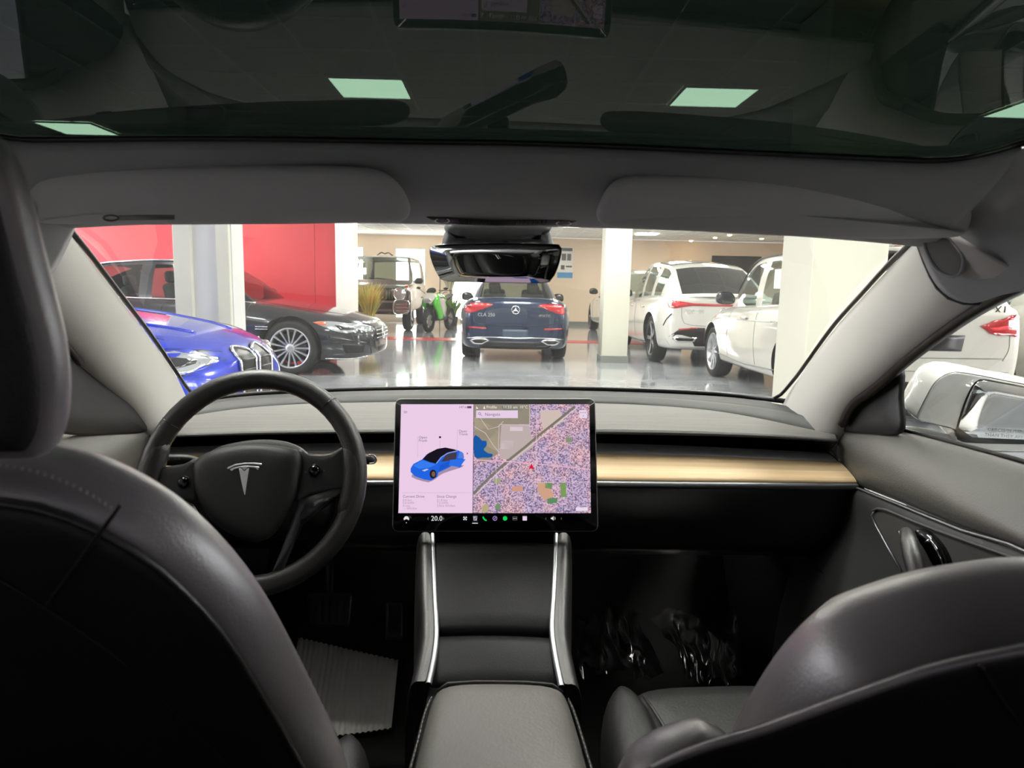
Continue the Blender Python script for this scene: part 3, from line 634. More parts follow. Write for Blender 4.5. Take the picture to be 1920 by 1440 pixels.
for pts in ([(1006, 758), (1006, 822), (1004, 880), (1003, 940)], [(993, 758), (993, 800)], [(889, 800), (910, 812), (925, 835), (936, 848)], [(936, 796), (934, 860)], [(938, 796), (990, 797)], [(1045, 805), (1046, 868)], [(930, 870), (931, 930)], [(1008, 905), (1107, 903)], [(895, 775), (915, 805), (934, 800), (944, 790)]):
    pline('map_road', pts, 1.0, (226, 206, 212), mapp, 3)
poly('map_marker', [(996.5, 869), (1002, 881), (996.5, 878), (991, 881)], (232, 24, 60), mapp, 6)
poly('search_field', [(893, 769.5), (971, 769.5), (971, 784), (892.5, 784)], (238, 214, 238), mapp, 6)
utext('search_text', 'Navigate', 909, 777, 6, (120, 104, 128), mapp, lv=8)
pline('search_icon', [(899+2.2*math.cos(a*.7), 775.5+2.2*math.sin(a*.7)) for a in range(10)], .8, (110, 96, 116), mapp, 8)
pline('search_icon', [(901, 777.5), (903.5, 780)], .8, (110, 96, 116), mapp, 8)
poly('corner_button', [(1086, 769), (1100, 769), (1101, 784), (1086.5, 784)], (240, 222, 242), mapp, 6)
for x, y in ((1089, 773), (1093, 773), (1097, 773), (1093.5, 779)): poly('corner_icon', [(x-1, y+1.4), (x+1, y+1.4), (x, y-1)], (150, 60, 90), mapp, 8)
poly('scale_button', [(1080, 951), (1102, 951), (1102, 958), (1080, 958)], (240, 226, 242), mapp, 6)
utext('status_text', 'Profile', 912, 763.5, 5.5, (250, 244, 250), mapp); utext('status_text', '11:53 am', 943, 763.5, 5.5, (250, 244, 250), mapp); utext('status_text', '10°C', 974, 763.5, 5.5, (250, 244, 250), mapp)
poly('profile_icon', [(906, 766.5), (910, 766.5), (908, 760.5)], (250, 244, 250), mapp, 6); poly('lock_icon', [(893, 762), (897, 766), (893, 767)], (250, 244, 250), mapp, 6)
# left pane: lettering and the little blue car
G1 = (120, 104, 122); G2 = (176, 152, 178)
utext('range_text', '147 km', 860, 763.5, 4.6, (110, 96, 112), disp); poly('battery_icon', [(876, 761.5), (884, 761.5), (884, 765.5), (876, 765.5)], (90, 78, 96), disp, 3)
poly('seat_icon', [(757, 770), (764, 771), (763, 775), (757, 775)], (206, 182, 206), disp, 3)
for s, x, y in (('Open', 785, 820), ('Frunk', 785, 826), ('Open', 860, 808.5), ('Trunk', 860, 814)): utext('label_text', s, x, y, 5, G1, disp)
for pts in ([(783, 818), (783, 858)], [(825, 826), (824.5, 840)], [(857.5, 806), (857, 842)]): pline('leader_line', pts, .5, (196, 172, 198), disp, 3)
poly('padlock_icon', [(823, 818), (827, 818), (827, 821.5), (823, 821.5)], (36, 26, 40), disp, 4); poly('charge_icon', [(875.5, 848), (877.5, 850), (875.5, 853)], (40, 30, 44), disp, 4)
pline('rule', [(753, 924), (884, 924)], .6, (206, 182, 206), disp, 3)
utext('trip_text', 'Current Drive', 755, 931, 5, G1, disp); utext('trip_text', 'Since Charge', 819, 931, 5, G1, disp)
for s, x, y in (('0.0 km', 755, 938), ('0.0 kWh', 755, 943), ('0 min', 755, 948.5), ('-- Wh/km', 757, 953.5), ('51.8 km', 819, 938), ('7.6 kWh', 819, 943), ('234.6 Wh/km', 819, 948.5)): utext('trip_text', s, x, y, 4.4, G2, disp)
cr_ = poly('picture_shadow', [(772, 890), (800, 904), (815, 899), (830, 888), (868, 875), (855, 872)], (170, 148, 176), disp, 2, 24)
poly('picture_body', [(770, 878), (775, 870), (792, 861), (800, 852), (818, 843), (836, 840), (858, 844), (867, 848), (870, 856), (869, 862), (852, 870), (843, 876), (822, 886), (820, 894), (808, 901), (795, 899), (778, 893), (770, 885)], (36, 104, 232), disp, 4, 0)
poly('picture_glass', [(792, 861), (803, 850), (820, 841.5), (835, 839), (852, 842.5), (858, 845), (838, 849), (826, 857), (817, 869), (806, 866.5)], (26, 22, 34), disp, 6, 0)
pline('picture_pillar', [(818, 869), (828, 857), (840, 849.5), (858, 845)], 1.6, (150, 170, 220), disp, 8)
poly('picture_opening', [(827, 866), (836, 853), (847, 849), (857, 848), (855, 861), (841, 864)], (70, 62, 78), disp, 7)
poly('picture_door', [(844, 862), (873, 861), (862, 876), (842, 873)], (46, 116, 240), disp, 9); poly('picture_door', [(822, 884), (846, 871), (862, 877), (866, 873), (844, 864), (826, 872)], (30, 92, 214), disp, 8)
for x, y, r1, r2 in ((812, 889, 6.5, 8.5),): poly('picture_wheel', [(x+r1*math.cos(a*.4), y+r2*math.sin(a*.4)) for a in range(16)], (40, 28, 30), disp, 10); poly('picture_hub', [(x+.8+3.6*math.cos(a*.4), y+5*math.sin(a*.4)) for a in range(16)], (130, 96, 84), disp, 11)
poly('picture_lamp', [(791, 882), (800, 879), (804, 880), (796, 884)], (196, 206, 236), disp, 10); poly('picture_hood', [(774, 873), (792, 863), (806, 867.5), (818, 871), (804, 877), (786, 879)], (58, 128, 246), disp, 5); poly('picture_tail', [(862, 846), (869, 850), (870, 860), (858, 859)], (84, 132, 226), disp, 9)
# bottom bar icons
WH = (236, 232, 238)
poly('car_icon', [(757, 975), (757, 971.5), (760, 968), (764, 968), (767, 971.5), (767, 975), (765, 975), (764, 973.5), (760, 973.5), (759, 975)], WH, ts, 6); poly('car_icon', [(761, 979.5), (763, 979.5), (762, 981.5)], WH, ts, 6)
utext('temperature_text', '20.0', 808, 972.5, 9, WH, ts)
for x in (802, 832): pline('arrow_icon', [(x+(1 if x < 810 else -1), 970.5), (x, 972.5), (x+(1 if x < 810 else -1), 974.5)], .8, (150, 146, 152), ts, 6)
for k in range(4):
    a_ = k*math.pi/2+.4; poly('fan_icon', [(872, 972), (872+4.2*math.cos(a_), 972+4.2*math.sin(a_)), (872+4.4*math.cos(a_+.8), 972+4.4*math.sin(a_+.8))], WH, ts, 6)
poly('wiper_icon', [(887, 968), (895, 968), (894, 976), (888, 976)], (176, 172, 190), ts, 6); pline('wiper_icon', [(889, 975), (894, 969)], 1.2, (30, 28, 34), ts, 7); pline('underline', [(885.5, 981), (896, 981)], 1.4, WH, ts, 6)
pline('phone_icon', [(905.5, 969), (907, 972.5), (909.5, 975), (912.5, 976)], 2.4, (40, 220, 90), ts, 6)
pline('dial_icon', [(928+3.8*math.cos(a_*.45), 972+3.8*math.sin(a_*.45)) for a_ in range(15)], 1, (190, 160, 226), ts, 6); pline('dial_icon', [(926.5, 973.5), (930, 970)], 1, (190, 160, 226), ts, 6)
poly('music_icon', [(947+4.2*math.cos(a_*.42), 972+4.2*math.sin(a_*.42)) for a_ in range(15)], (30, 215, 96), ts, 6)
pline('menu_icon', [(961.5, 969), (969.5, 969), (969.5, 975), (961.5, 975), (961.5, 969)], .7, (120, 116, 122), ts, 6)
for x in (963, 965.5, 968): poly('menu_dot', [(x-.6, 972.6), (x+.6, 972.6), (x+.6, 971.4), (x-.6, 971.4)], WH, ts, 6)
poly('app_icon', [(980, 968), (988, 968), (988, 976), (980, 976)], (240, 214, 240), ts, 6)
poly('speaker_icon', [(1033, 970.5), (1035, 970.5), (1038, 968), (1038, 976), (1035, 973.5), (1033, 973.5)], WH, ts, 6); pline('speaker_icon', [(1040, 969.5), (1041.2, 972), (1040, 974.5)], .8, WH, ts, 6)
for x in (1023, 1053): pline('arrow_icon', [(x+(1 if x < 1030 else -1), 970.5), (x, 972.5), (x+(1 if x < 1030 else -1), 974.5)], .7, (120, 116, 122), ts, 6)
# ================================================================== STEERING WHEEL
WC = at(474, 899, Y=1.06); _t = math.radians(22)
WX = V((1, 0, 0)); WY = V((0, math.sin(_t), math.cos(_t))); WN = V((0, -math.cos(_t), math.sin(_t)))   # WN faces the driver
def wp(px, py, off=.0): return onplane(px, py, WC+WN*off, WN)
sw = thing('steering_wheel', 'black leather three-spoke steering wheel with silver T emblem', 'steering wheel', WC)
RR = .1645
tube('rim', arc(WC, RR, 0, 360-7.5, 48, WX, WY), .0165, M_leather, sw, closed=True, n=16)
for ang in (48, 148):    # leather seams on the rim
    c0 = arc(WC, RR, ang-.25, ang+.25, 2, WX, WY); rad = (c0[0]-WC).normalized()
    pts = [c0[0]+rad*math.cos(k*.4488)*.0167+WN*math.sin(k*.4488)*.0167 for k in range(14)]
    tube('rim_seam', pts, .0007, M_gloss, sw, closed=True, n=5)
for ang in (0, 180):    # thumb swellings where the spokes meet
    a0 = arc(WC, RR-.004, ang-22, ang+22, 9, WX, WY)
    tube('grip', a0, [.0115, .0165, .018, .0185, .0185, .0185, .018, .0165, .0115], M_leather, sw, n=12)
hub = [(362, 880), (368, 862), (385, 850), (405, 843), (435, 836), (470, 832), (505, 833), (540, 838), (558, 845), (565, 858), (563, 885), (558, 915), (548, 945), (530, 975), (512, 1000), (495, 1012), (470, 1016), (440, 1006), (405, 985), (380, 955), (366, 920)]
puff('airbag_cover', spl([wp(x, y, .012) for x, y in hub], 60, True), [(.004, -.02), (0, -.008), (.001, .002), (.006, .008), (.014, .0115), (.026, .0135), (.045, .0145)], mat('airbag_skin', (26, 26, 27), .5, bump=(700, .2)), sw, n=WN, radial=True)
shroud = [(375, 862), (405, 838), (440, 828), (490, 822), (540, 828), (572, 848), (560, 880), (380, 880)]
puff('hub_shroud', spl([wp(x, y, -.005) for x, y in shroud], 40, True), [(.006, -.03), (0, -.012), (.002, .0), (.012, .004)], M_soft, sw, n=WN)
spR = [(556, 843), (575, 849), (605, 851), (630, 846), (650, 835), (655, 870), (655, 905), (645, 918), (615, 922), (580, 930), (552, 940)]
spL = [(372, 862), (350, 868), (320, 873), (296, 880), (290, 905), (295, 935), (320, 938), (350, 940), (372, 935)]
for q in (spR, spL): puff('spoke', spl([wp(x, y, .0) for x, y in q], 36, True), [(.004, -.016), (0, -.006), (.002, .004), (.008, .007)], mat('spoke_skin', (36, 36, 37), .45, bump=(700, .15)) if q is spR else bpy.data.materials['spoke_skin'], sw, n=WN, radial=True)
for q in ([(640, 912), (612, 920), (580, 929), (562, 936), (557, 948), (545, 985), (528, 1030), (512, 1070), (507, 1082), (523, 1084), (534, 1060), (552, 1010), (566, 965), (574, 948), (600, 940), (641, 927)],
          [(296, 925), (330, 934), (360, 945), (380, 975), (398, 1025), (412, 1075), (396, 1078), (378, 1030), (362, 985), (350, 958), (325, 950), (294, 942)]):
    puff('lower_spoke', [wp(x, y, .0) for x, y in q], [(.002, -.01), (0, -.004), (0, .002), (.002, .005)], M_darkmetal, sw, n=WN)
for x, y in ((590, 883), (345, 905)):
    c0 = wp(x, y, .008); b = lathe('scroll_wheel', [(.0085, 0), (.0088, .003), (.0075, .006), (.004, .0075)], M_gloss, sw, o=c0, ax=WN, n=20)
    tube('scroll_ring', arc(c0, .0098, 0, 345, 24, WX, WY), .0011, M_plastic, b, closed=True, n=6)
M_mark = mat('icon_grey', (120, 120, 120), .5)
for x, y in ((573, 886), (607, 883)): tube('button_mark', [wp(x-2, y-2, .0085), wp(x+2, y, .0085), wp(x-2, y+2, .0085)], .0004, M_mark, sw, n=4)
for x, y in ((374, 905), (541, 888)):
    tube('horn_mark', [wp(x-5, y-2, .020), wp(x+5, y-3, .020)], .0004, M_plastic, sw, n=4); tube('horn_mark', [wp(x-5, y+2, .020), wp(x+5, y+1, .020)], .0004, M_plastic, sw, n=4)
M_emb = mat('emblem_silver', (222, 224, 226), .32, .75)
# silver T emblem: crossbar arc and stem
def ct(q): return [wp(240+x/3.273, 680+y/3.273, .024) for x, y in q]
em_ = plate('emblem', ct([(640, 668), (655, 655), (690, 646), (700, 646), (718, 664), (738, 645), (752, 645), (785, 650), (800, 660), (812, 640), (775, 634), (718, 633), (665, 640), (626, 655)]), .003, M_emb, sw, n=WN, bev=.0008)
plate('emblem_arc', ct([(611, 652), (618, 642), (660, 624), (718, 615), (780, 614), (826, 621), (821, 633), (775, 626), (718, 627), (662, 636), (620, 655)]), .003, M_emb, em_, n=WN, bev=.0008)
plate('emblem_stem', ct([(683, 650), (700, 650), (718, 668), (736, 649), (748, 648), (740, 700), (723, 812), (717, 812), (700, 740)]), .0028, M_emb, em_, n=WN, bev=.0008)
# steering column with stalks
sc_ = thing('steering_column', 'black steering column with two control stalks behind the wheel', 'steering column', WC-WN*.1)
tube('column_shroud', [WC-WN*.03, WC-WN*.12+V((0, 0, -.005)), WC-WN*.30+V((0, 0, -.02))], [.055, .06, .07], M_plastic, sc_, n=16)
def stalk(pts, wd): return puff('stalk', pts, [(.002, -.008), (0, -.003), (0, .003), (.002, .007)], M_soft, sc_, n=V((0, -1, .2)))
s1 = stalk([at(x, y, Y=1.12) for x, y in ((296, 858), (305, 853), (350, 853), (376, 862), (340, 873), (310, 872), (292, 866))], 0)
text('stalk_marks', 'o·O  ==', .010, at(300, 860, Y=1.105), V((1, 0, 0)), V((0, .2, 1)), M_mark, s1)
s2 = stalk([at(x, y, Y=1.12) for x, y in ((620, 853), (685, 852), (697, 853), (705, 860), (702, 868), (692, 870), (625, 870))], 0)
tube('stalk_tip', [at(x, y, Y=1.108) for x, y in ((691, 853), (701, 854), (706, 861), (702, 868), (692, 869))], .0014, M_satin, s2, n=5, smooth=14)
# ================================================================== CENTRE CONSOLE
cc = thing('centre_console', 'black centre console with satin rails and padded armrest', 'console', (0, .9, .3))
def lr(y, l, r, Yd, dz=0): a_, b_ = at(l, y, Y=Yd), at(r, y, Y=Yd); z = (a_.z+b_.z)/2+dz; return V((a_.x, Yd, z)), V((b_.x, Yd, z))
def lid(nm, st_, crown, m):
    rows = []
    for y, l, r, Yd in st_:
        a_, b_ = lr(y, l, r, Yd); rows.append([a_*(1-t)+b_*t+V((0, 0, crown*4*t*(1-t))) for t in (0, .04, .2, .4, .6, .8, .96, 1)])
    rows = [[p+V((0, 0, -.012)) for p in rows[0]]]+rows+[[p+V((0, 0, -.012)) for p in rows[-1]]]
    return grid(nm, rows, m, cc, flip=True)
M_lid = mat('console_lid', (5, 5, 7), .42, bump=(600, .15), spec=.12)
lid('upper_lid', [(1012, 818, 1038, 1.195), (1060, 818, 1037, 1.15), (1120, 820, 1034, 1.085), (1182, 821, 1031, 1.02)], .003, M_lid)
lid('storage_lid', [(1187, 821, 1030, 1.015), (1230, 818, 1036, .975), (1285, 808, 1048, .925)], .003, M_lid)
for s, pts in ((-1, [(811, 1004, 1.215), (813, 1060, 1.15), (815, 1120, 1.085), (818, 1180, 1.02), (815, 1225, .975), (803, 1285, .91)]), (1, [(1043, 1004, 1.215), (1041, 1060, 1.15), (1038, 1120, 1.085), (1035, 1180, 1.02), (1040, 1225, .975), (1053, 1290, .91)])):
    P = spl([at(x, y, Y=Yd)+V((0, 0, .004)) for x, y, Yd in pts], 24)
    grid('satin_rail', [[p+V((-.0045, 0, -.006)), p+V((-.0045, 0, .0)), p+V((0, 0, .0018)), p+V((.0045, 0, 0)), p+V((.0045, 0, -.006))] for p in P], M_satin, cc, flip=False)
    rows = [[p+V((s*.004, 0, .0)), p+V((s*.014, 0, .004)), p+V((s*.026, 0, -.002)), p+V((s*.032, 0, -.03)), V((p.x+s*.035, p.y, .45)), V((p.x+s*.035, p.y, .25))] for p in P]
    grid('side_panel', rows, M_leather, cc, flip=s < 0)
# armrest: padded lid
A = [(1279, 814, 1062, .885), (1300, 804, 1072, .855), (1360, 789, 1090, .785), (1440, 769, 1112, .705), (1600, 735, 1150, .57), (1800, 700, 1190, .44)]
rows = []
for y, l, r, Yd in A:
    a_, b_ = lr(y, l, r, Yd); a_.z = b_.z = .622+(.885-Yd)*.05
    rows.append([a_+V((.004, 0, -.05)), a_+V((.0, 0, -.022))]+[a_*(1-t)+b_*t+V((0, 0, -.010 if t in (.02, .98) else (.001 if t in (.1, .9) else .004))) for t in (.02, .1, .3, .5, .7, .9, .98)]+[b_+V((0, 0, -.022)), b_+V((-.004, 0, -.05))])
f0 = rows[0]; rows = [[p+V((0, .008, -.05)) for p in f0], [p+V((0, .010, -.012)) for p in f0]]+rows
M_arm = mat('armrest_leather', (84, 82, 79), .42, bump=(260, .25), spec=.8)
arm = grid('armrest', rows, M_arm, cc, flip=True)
tube('armrest_front_piping', [f0[2]+V((0, .008, -.006))]+[p+V((0, .009, -.006)) for p in f0[3:8]]+[f0[8]+V((0, .008, -.006))], .002, M_leather, cc, n=6)
for j, s in ((1, -1), (9, 1)):
    P = spl([r[j]+V((s*.0035, 0, .002)) for r in rows[2:]], 90)
    tube('armrest_piping', [p+V((s*.001, 0, -.004)) for p in P], .0022, M_leather, cc, n=6)
    stq = [];
    for k in range(0, 88, 2): stq.append((P[k], P[k+1]))
    vs_, fs = [], []
    for a_, b_ in stq:
        d = (b_-a_).normalized(); sd = d.cross(V((0, 0, 1))).normalized()*.0006; i = len(vs_); up = V((0, 0, .0006))
        vs_ += [a_+sd, a_-sd, a_+up*2, b_+sd*1, b_-sd, b_+up*2]; fs += [(i, i+3, i+5, i+2), (i+1, i+2, i+5, i+4), (i, i+1, i+4, i+3)]
    mesh('armrest_stitching', vs_, fs, M_stitch, cc)
grid('rear_body', [[V((s*x, y, z)) for s, x, z in ((-1, .098, .25), (-1, .096, .52), (-1, .094, .59), (1, .104, .59), (1, .106, .52), (1, .108, .25))] for y in (.93, .7, .45, .15)], M_plastic, cc, sub=0)
# ================================================================== SEATS
M_seat = mat('lit_seat_leather', (104, 98, 102), .40, bump=(330, .2), spec=.9, sheen=.08, coat=.5); M_seat.node_tree.nodes['Principled BSDF'].inputs['Coat Roughness'].default_value = .38  # paler than the black seats: light on the bolsters put into the colour
M_cush = mat('cushion_leather', (17, 17, 17), .45, bump=(330, .2), spec=.45); M_seatback = mat('shaded_seat_back', (12, 12, 14), .6, bump=(500, .3))  # seat backs: shade on their far-from-light side put into the black colour
def seat(label, out_px, p0, slope, cx, prof, nseam, head, mirror_n, back_in):
    n = V((0, -1, -slope)).normalized()       # faces the camera, leaning back
    t = thing('car_seat', label, 'car seat', (cx, .7, .3))
    R_ = [onplane(x, y, p0, n) for x, y in out_px]
    L_ = [V((2*cx-p.x, p.y, p.z)) for p in R_][::-1]
    out = spl(R_+L_, 90, True)
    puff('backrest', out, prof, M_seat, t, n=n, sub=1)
    nn = frame_of(out); o2 = out if nn.dot(n) > 0 else out[::-1]
    pan = inset(o2, n, back_in[0])
    puff('back_panel', pan, [(0, back_in[1]-.02), (0, back_in[1]-.004), (.006, back_in[1]), (.03, back_in[1]+.004)], M_seatback, t, n=n, sub=1)
    tube('back_piping', [p+n*(back_in[1]-.003) for p in inset(o2, n, back_in[0]-.003)], .003, M_leather, t, closed=True, n=6)
    for q in nseam: tube('back_seam', spl([onplane(x, y, p0+n*(back_in[1]+.004), n) for x, y in q], 20), .0014, M_seatback, t, n=6)
    if head:
        hp, hp0, hn = head
        Rh = [onplane(x, y, hp0, hn) for x, y in hp]; Lh = [V((2*cx-p.x, p.y, p.z)) for p in Rh][::-1]
        oh = spl(Rh+Lh, 60, True)
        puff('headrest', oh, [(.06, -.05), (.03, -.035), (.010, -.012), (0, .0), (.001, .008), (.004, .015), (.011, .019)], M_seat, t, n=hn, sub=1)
        no_ = oh if frame_of(oh).dot(hn) > 0 else oh[::-1]
        puff('headrest_back', inset(no_, hn, .007), [(0, .004), (.002, .020), (.012, .025)], M_seatback, t, n=hn, sub=1)
    return t, n
# driver seat
pd = V((-.37, .47, 1.06))
ds, dn = seat('black leather driver seat seen from behind with its headrest', [(60, 826), (140, 840), (235, 876), (315, 922), (378, 969), (436, 1029), (484, 1089), (524, 1154), (558, 1218), (604, 1312), (655, 1430), (690, 1620), (680, 1750)], pd, .45, -.37,
     [(.09, -.06), (.05, -.045), (.016, -.02), (0, .0), (.002, .016), (.008, .030), (.018, .040), (.03, .044)],
     [[(-30, 1070), (85, 1140), (240, 1250), (330, 1340), (440, 1445)], [(225, 948), (150, 1050), (88, 1135)]],
     ([(-5, 246), (20, 262), (45, 305), (66, 372), (86, 455), (106, 535), (124, 605), (136, 675), (138, 740), (130, 800), (110, 840), (60, 855)], V((-.37, .43, 1.15)), V((0, -1, -.15)).normalized()), 0, (.022, .046))
P = [onplane(x, y, pd+dn*.052, dn) for x, y in ((-40, 872), (0, 872), (60, 882), (120, 902), (170, 926), (215, 956))]
P = spl(P, 60); vs_, fs = [], []
for k in range(0, 58, 3):
    a_, b_ = P[k], P[k+1]; i = len(vs_); u_ = V((0, 0, .0011)); vs_ += [a_+u_, a_-u_, a_+dn*.0016, b_+u_, b_-u_, b_+dn*.0016]; fs += [(i, i+3, i+5, i+2), (i+1, i+2, i+5, i+4)]
mesh('seat_stitching', vs_, fs, M_stitch, ds)
# passenger seat
pp = V((.37, .42, 1.02))
ps, pn = seat('black leather passenger seat leaning back, lit on its shoulder', [(1960, 1056), (1920, 1060), (1800, 1078), (1700, 1100), (1610, 1130), (1540, 1157), (1480, 1206), (1428, 1266), (1395, 1322), (1368, 1372), (1345, 1430), (1310, 1540), (1290, 1700)], pp, .55, .42,
     [(.09, -.06), (.05, -.045), (.016, -.02), (0, .0), (.001, .036), (.006, .056), (.018, .067), (.034, .071)],
     [], None, 0, (.036, .070))
tube('panel_seam', spl([onplane(x, y, pp+pn*.084, pn) for x, y in ((1838, 1246), (1870, 1300), (1915, 1362))], 12), .0012, M_leather, ps, n=6)
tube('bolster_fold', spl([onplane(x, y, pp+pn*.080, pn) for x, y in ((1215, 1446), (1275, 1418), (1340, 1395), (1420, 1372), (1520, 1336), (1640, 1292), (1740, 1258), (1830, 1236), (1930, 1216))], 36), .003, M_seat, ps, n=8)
sh_ = [onplane(x, y, pp+pn*.080, pn) for x, y in ((1225, 1448), (1275, 1424), (1340, 1401), (1420, 1378), (1520, 1342), (1640, 1298), (1740, 1264), (1830, 1242), (1930, 1222), (2060, 1204), (2060, 1760), (1300, 1760))]
puff('shaded_panel', sh_, [(0, -.006), (0, .0), (.003, .002), (.012, .003)], M_seatback, ps, n=pn)  # black sheet paints the shade on the leather below the fold
low = [onplane(x, y, V((.2, .47, .85)), V((0, -1, -.4)).normalized()) for x, y in ((1150, 1490), (1190, 1452), (1240, 1428), (1300, 1412), (1350, 1408), (1410, 1440), (1410, 1540), (1150, 1600))]
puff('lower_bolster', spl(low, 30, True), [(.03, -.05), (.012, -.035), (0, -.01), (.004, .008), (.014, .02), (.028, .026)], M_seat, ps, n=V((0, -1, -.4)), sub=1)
def cushion(t, s, cx, yf, zt):
    out = [V((cx+s*x, y, zt)) for x, y in ((-.17, yf-.01), (-.05, yf+.012), (.05, yf+.012), (.17, yf-.01), (.185, yf-.12), (.185, .35), (-.185, .35), (-.185, yf-.12))]
    puff('seat_cushion', spl(out, 48, True), [(.03, -.14), (.004, -.10), (0, -.04), (.008, -.008), (.03, .0)], M_cush, t, n=V((0, 0, 1)), sub=1)
    for k in (-1, 1):
        b = [V((cx+k*x, y, zt+.004)) for x, y in ((.15, yf-.10), (.165, yf-.035), (.19, yf-.012), (.215, yf-.03), (.232, yf-.10), (.238, yf-.3), (.23, .35), (.17, .35), (.155, yf-.25))]
        puff('cushion_bolster', spl(b, 40, True), [(.02, -.15), (.003, -.10), (0, -.04), (.006, -.010), (.016, .006), (.028, .012)], M_cush, t, n=V((0, 0, 1)), sub=1)
        tube('cushion_seam', spl([V((cx+k*x, y, zt+.004)) for x, y in ((.165, yf-.05), (.152, yf-.12), (.15, yf-.25), (.16, .4))], 16), .0025, M_leather, t, n=6)
cushion(ps, 1, .375, .93, .605); cushion(ds, 1, -.375, .84, .59)
# ================================================================== VISORS, LAMP POD, MIRROR
def vis(label, px, ylo, slot, knob):
    t = thing('sun_visor', label, 'sun visor', at(sum(p[0] for p in px)/len(px), 370, Y=.86), group='fabric sun visors')
    P = []
    for x, y in px:
        f = max(0, min(1, (y-318)/105.0)); P.append(at(x, y, Y=.785+.085*f))
    c0 = spl(P, 70, True); n = frame_of(c0)
    nn = V((0, -.72, -.69)); n = n if n.dot(nn) > 0 else -n
    puff('pad', c0, [(.012, -.012), (.003, -.009), (0, -.003), (.0015, .003), (.007, .0062), (.02, .0075)], M_visor, t, n=n, sub=1)
    def vp(x, y, off):
        f = max(0, min(1, (y-318)/105.0)); return at(x, y, Y=.785+.085*f)+n*off
    (x0, y0), (x1, y1) = slot
    puff('label_slot', [vp(x0, y0-5, .0072), vp(x1, y1-5, .0072), vp(x1, y1+5, .0072), vp(x0, y0+5, .0072)], [(0, 0), (0, .0012)], mat('slot_dark', (104, 103, 101), .6) if 'slot_dark' not in bpy.data.materials else bpy.data.materials['slot_dark'], t, n=n)
    kx, ky = knob
    tube('clip', [vp(kx+14*math.cos(a*.52), ky+5.5*math.sin(a*.52), .0085) for a in range(12)], .0012, bpy.data.materials['slot_dark'], t, closed=True, n=6)
    return t
vis('grey fabric sun visor folded up above the steering wheel', [(52, 345), (70, 326), (150, 320), (300, 316), (500, 316), (640, 318), (700, 323), (735, 337), (758, 362), (770, 388), (771, 402), (760, 413), (735, 417), (660, 417), (500, 419), (300, 420), (150, 419), (80, 416), (55, 400)], 0, ((225, 398), (330, 396)), (211, 398))
vis('grey fabric sun visor folded up above the passenger side', [(1116, 406), (1122, 385), (1138, 356), (1160, 339), (1200, 333), (1260, 332), (1450, 336), (1650, 345), (1770, 354), (1805, 366), (1822, 385), (1824, 405), (1815, 428), (1798, 443), (1700, 447), (1600, 446), (1450, 441), (1300, 433), (1190, 428), (1150, 425), (1122, 419)], 0, ((1500, 425), (1635, 430)), (1647, 430))
pod = thing('overhead_lamp', 'grey overhead lamp pod above the rear-view mirror', 'lamp', at(940, 400, Y=.95))
PO = [(772, 398), (790, 407), (830, 414), (880, 419), (935, 421), (1000, 420), (1050, 416), (1090, 410), (1114, 399), (1090, 380), (940, 372), (800, 380)]
P = spl([at(x, y, Y=.93+.0009*(y-372)) for x, y in PO], 50, True); pn_ = V((0, -.75, -.66))
puff('shell', P, [(0, -.02), (0, -.004), (.004, .003), (.012, .006)], M_liner, pod, n=pn_, sub=1)
PI = [(800, 399), (830, 400), (935, 405), (1040, 404), (1089, 401), (1070, 411), (1035, 415), (935, 416), (860, 413), (820, 408)]
nn_ = frame_of(P); nn_ = nn_ if nn_.dot(pn_) > 0 else -nn_
pi_ = puff('switch_panel', spl([at(x, y, Y=.93+.0009*(y-372))+nn_*.006 for x, y in PI], 40, True), [(0, -.002), (0, .001), (.001, .0018)], mat('pod_dark', (40, 40, 41), .45), pod, n=pn_)
for x, y in ((830, 404), (1056, 409)):
    tube('lamp_ring', [at(x+13*math.cos(a*.35), y+4.5*math.sin(a*.35), Y=.93+.0009*(y-372))+nn_*.009 for a in range(18)], .0011, M_chrome, pod, closed=True, n=6)
for x0 in (862, 968):
    for k in range(8): tube('rib', [at(x0+k*8, 402.5+(x0-860)*.01, Y=.956)+nn_*.008, at(x0+k*8, 412+(x0-860)*.01, Y=.962)+nn_*.008], .0009, M_plastic, pod, n=4)
mh = thing('rear_view_mirror', 'frameless rear-view mirror tilted towards the steering wheel', 'mirror', at(929, 440, Y=1.0))
HO = [(846, 421), (1022, 424), (1030, 440), (1036, 460), (1020, 470), (845, 470), (828, 460), (838, 440)]
P = [at(x, y, Y=1.075+.0004*(y-421)) for x, y in HO]
puff('camera_housing', spl(P, 40, True), [(.0, -.03), (0, -.004), (.006, .004), (.02, .008)], mat('housing_grey', (64, 65, 66), .5), mh, n=V((0, -1, -.3)))
box('mount_stem', at(930, 480, Y=1.02), (.03, .09, .02), M_plastic, mh, bevel=.006)
MC = at(929, 493, Y=.95)
mn = ((CAM-MC).normalized()+(WC+WY*.01-MC).normalized()).normalized()
MO = [(806, 471), (812, 461), (850, 457.5), (930, 456), (1000, 457), (1045, 460), (1053, 470), (1046, 503), (1035, 523), (1018, 530.5), (930, 529.5), (840, 527), (824, 518), (812, 495)]
P = spl([onplane(x, y, MC, mn) for x, y in MO], 56, True)
puff('shell', P, [(.022, -.014), (.010, -.011), (.002, -.005), (0, .001)], M_gloss, mh, n=mn)
no_ = P if frame_of(P).dot(mn) > 0 else P[::-1]
puff('mirror_glass', inset(no_, mn, .0022), [(0, -.001), (0, .0022)], mat('dimmed_mirror', (150, 152, 152), .01, 1), mh, n=mn)
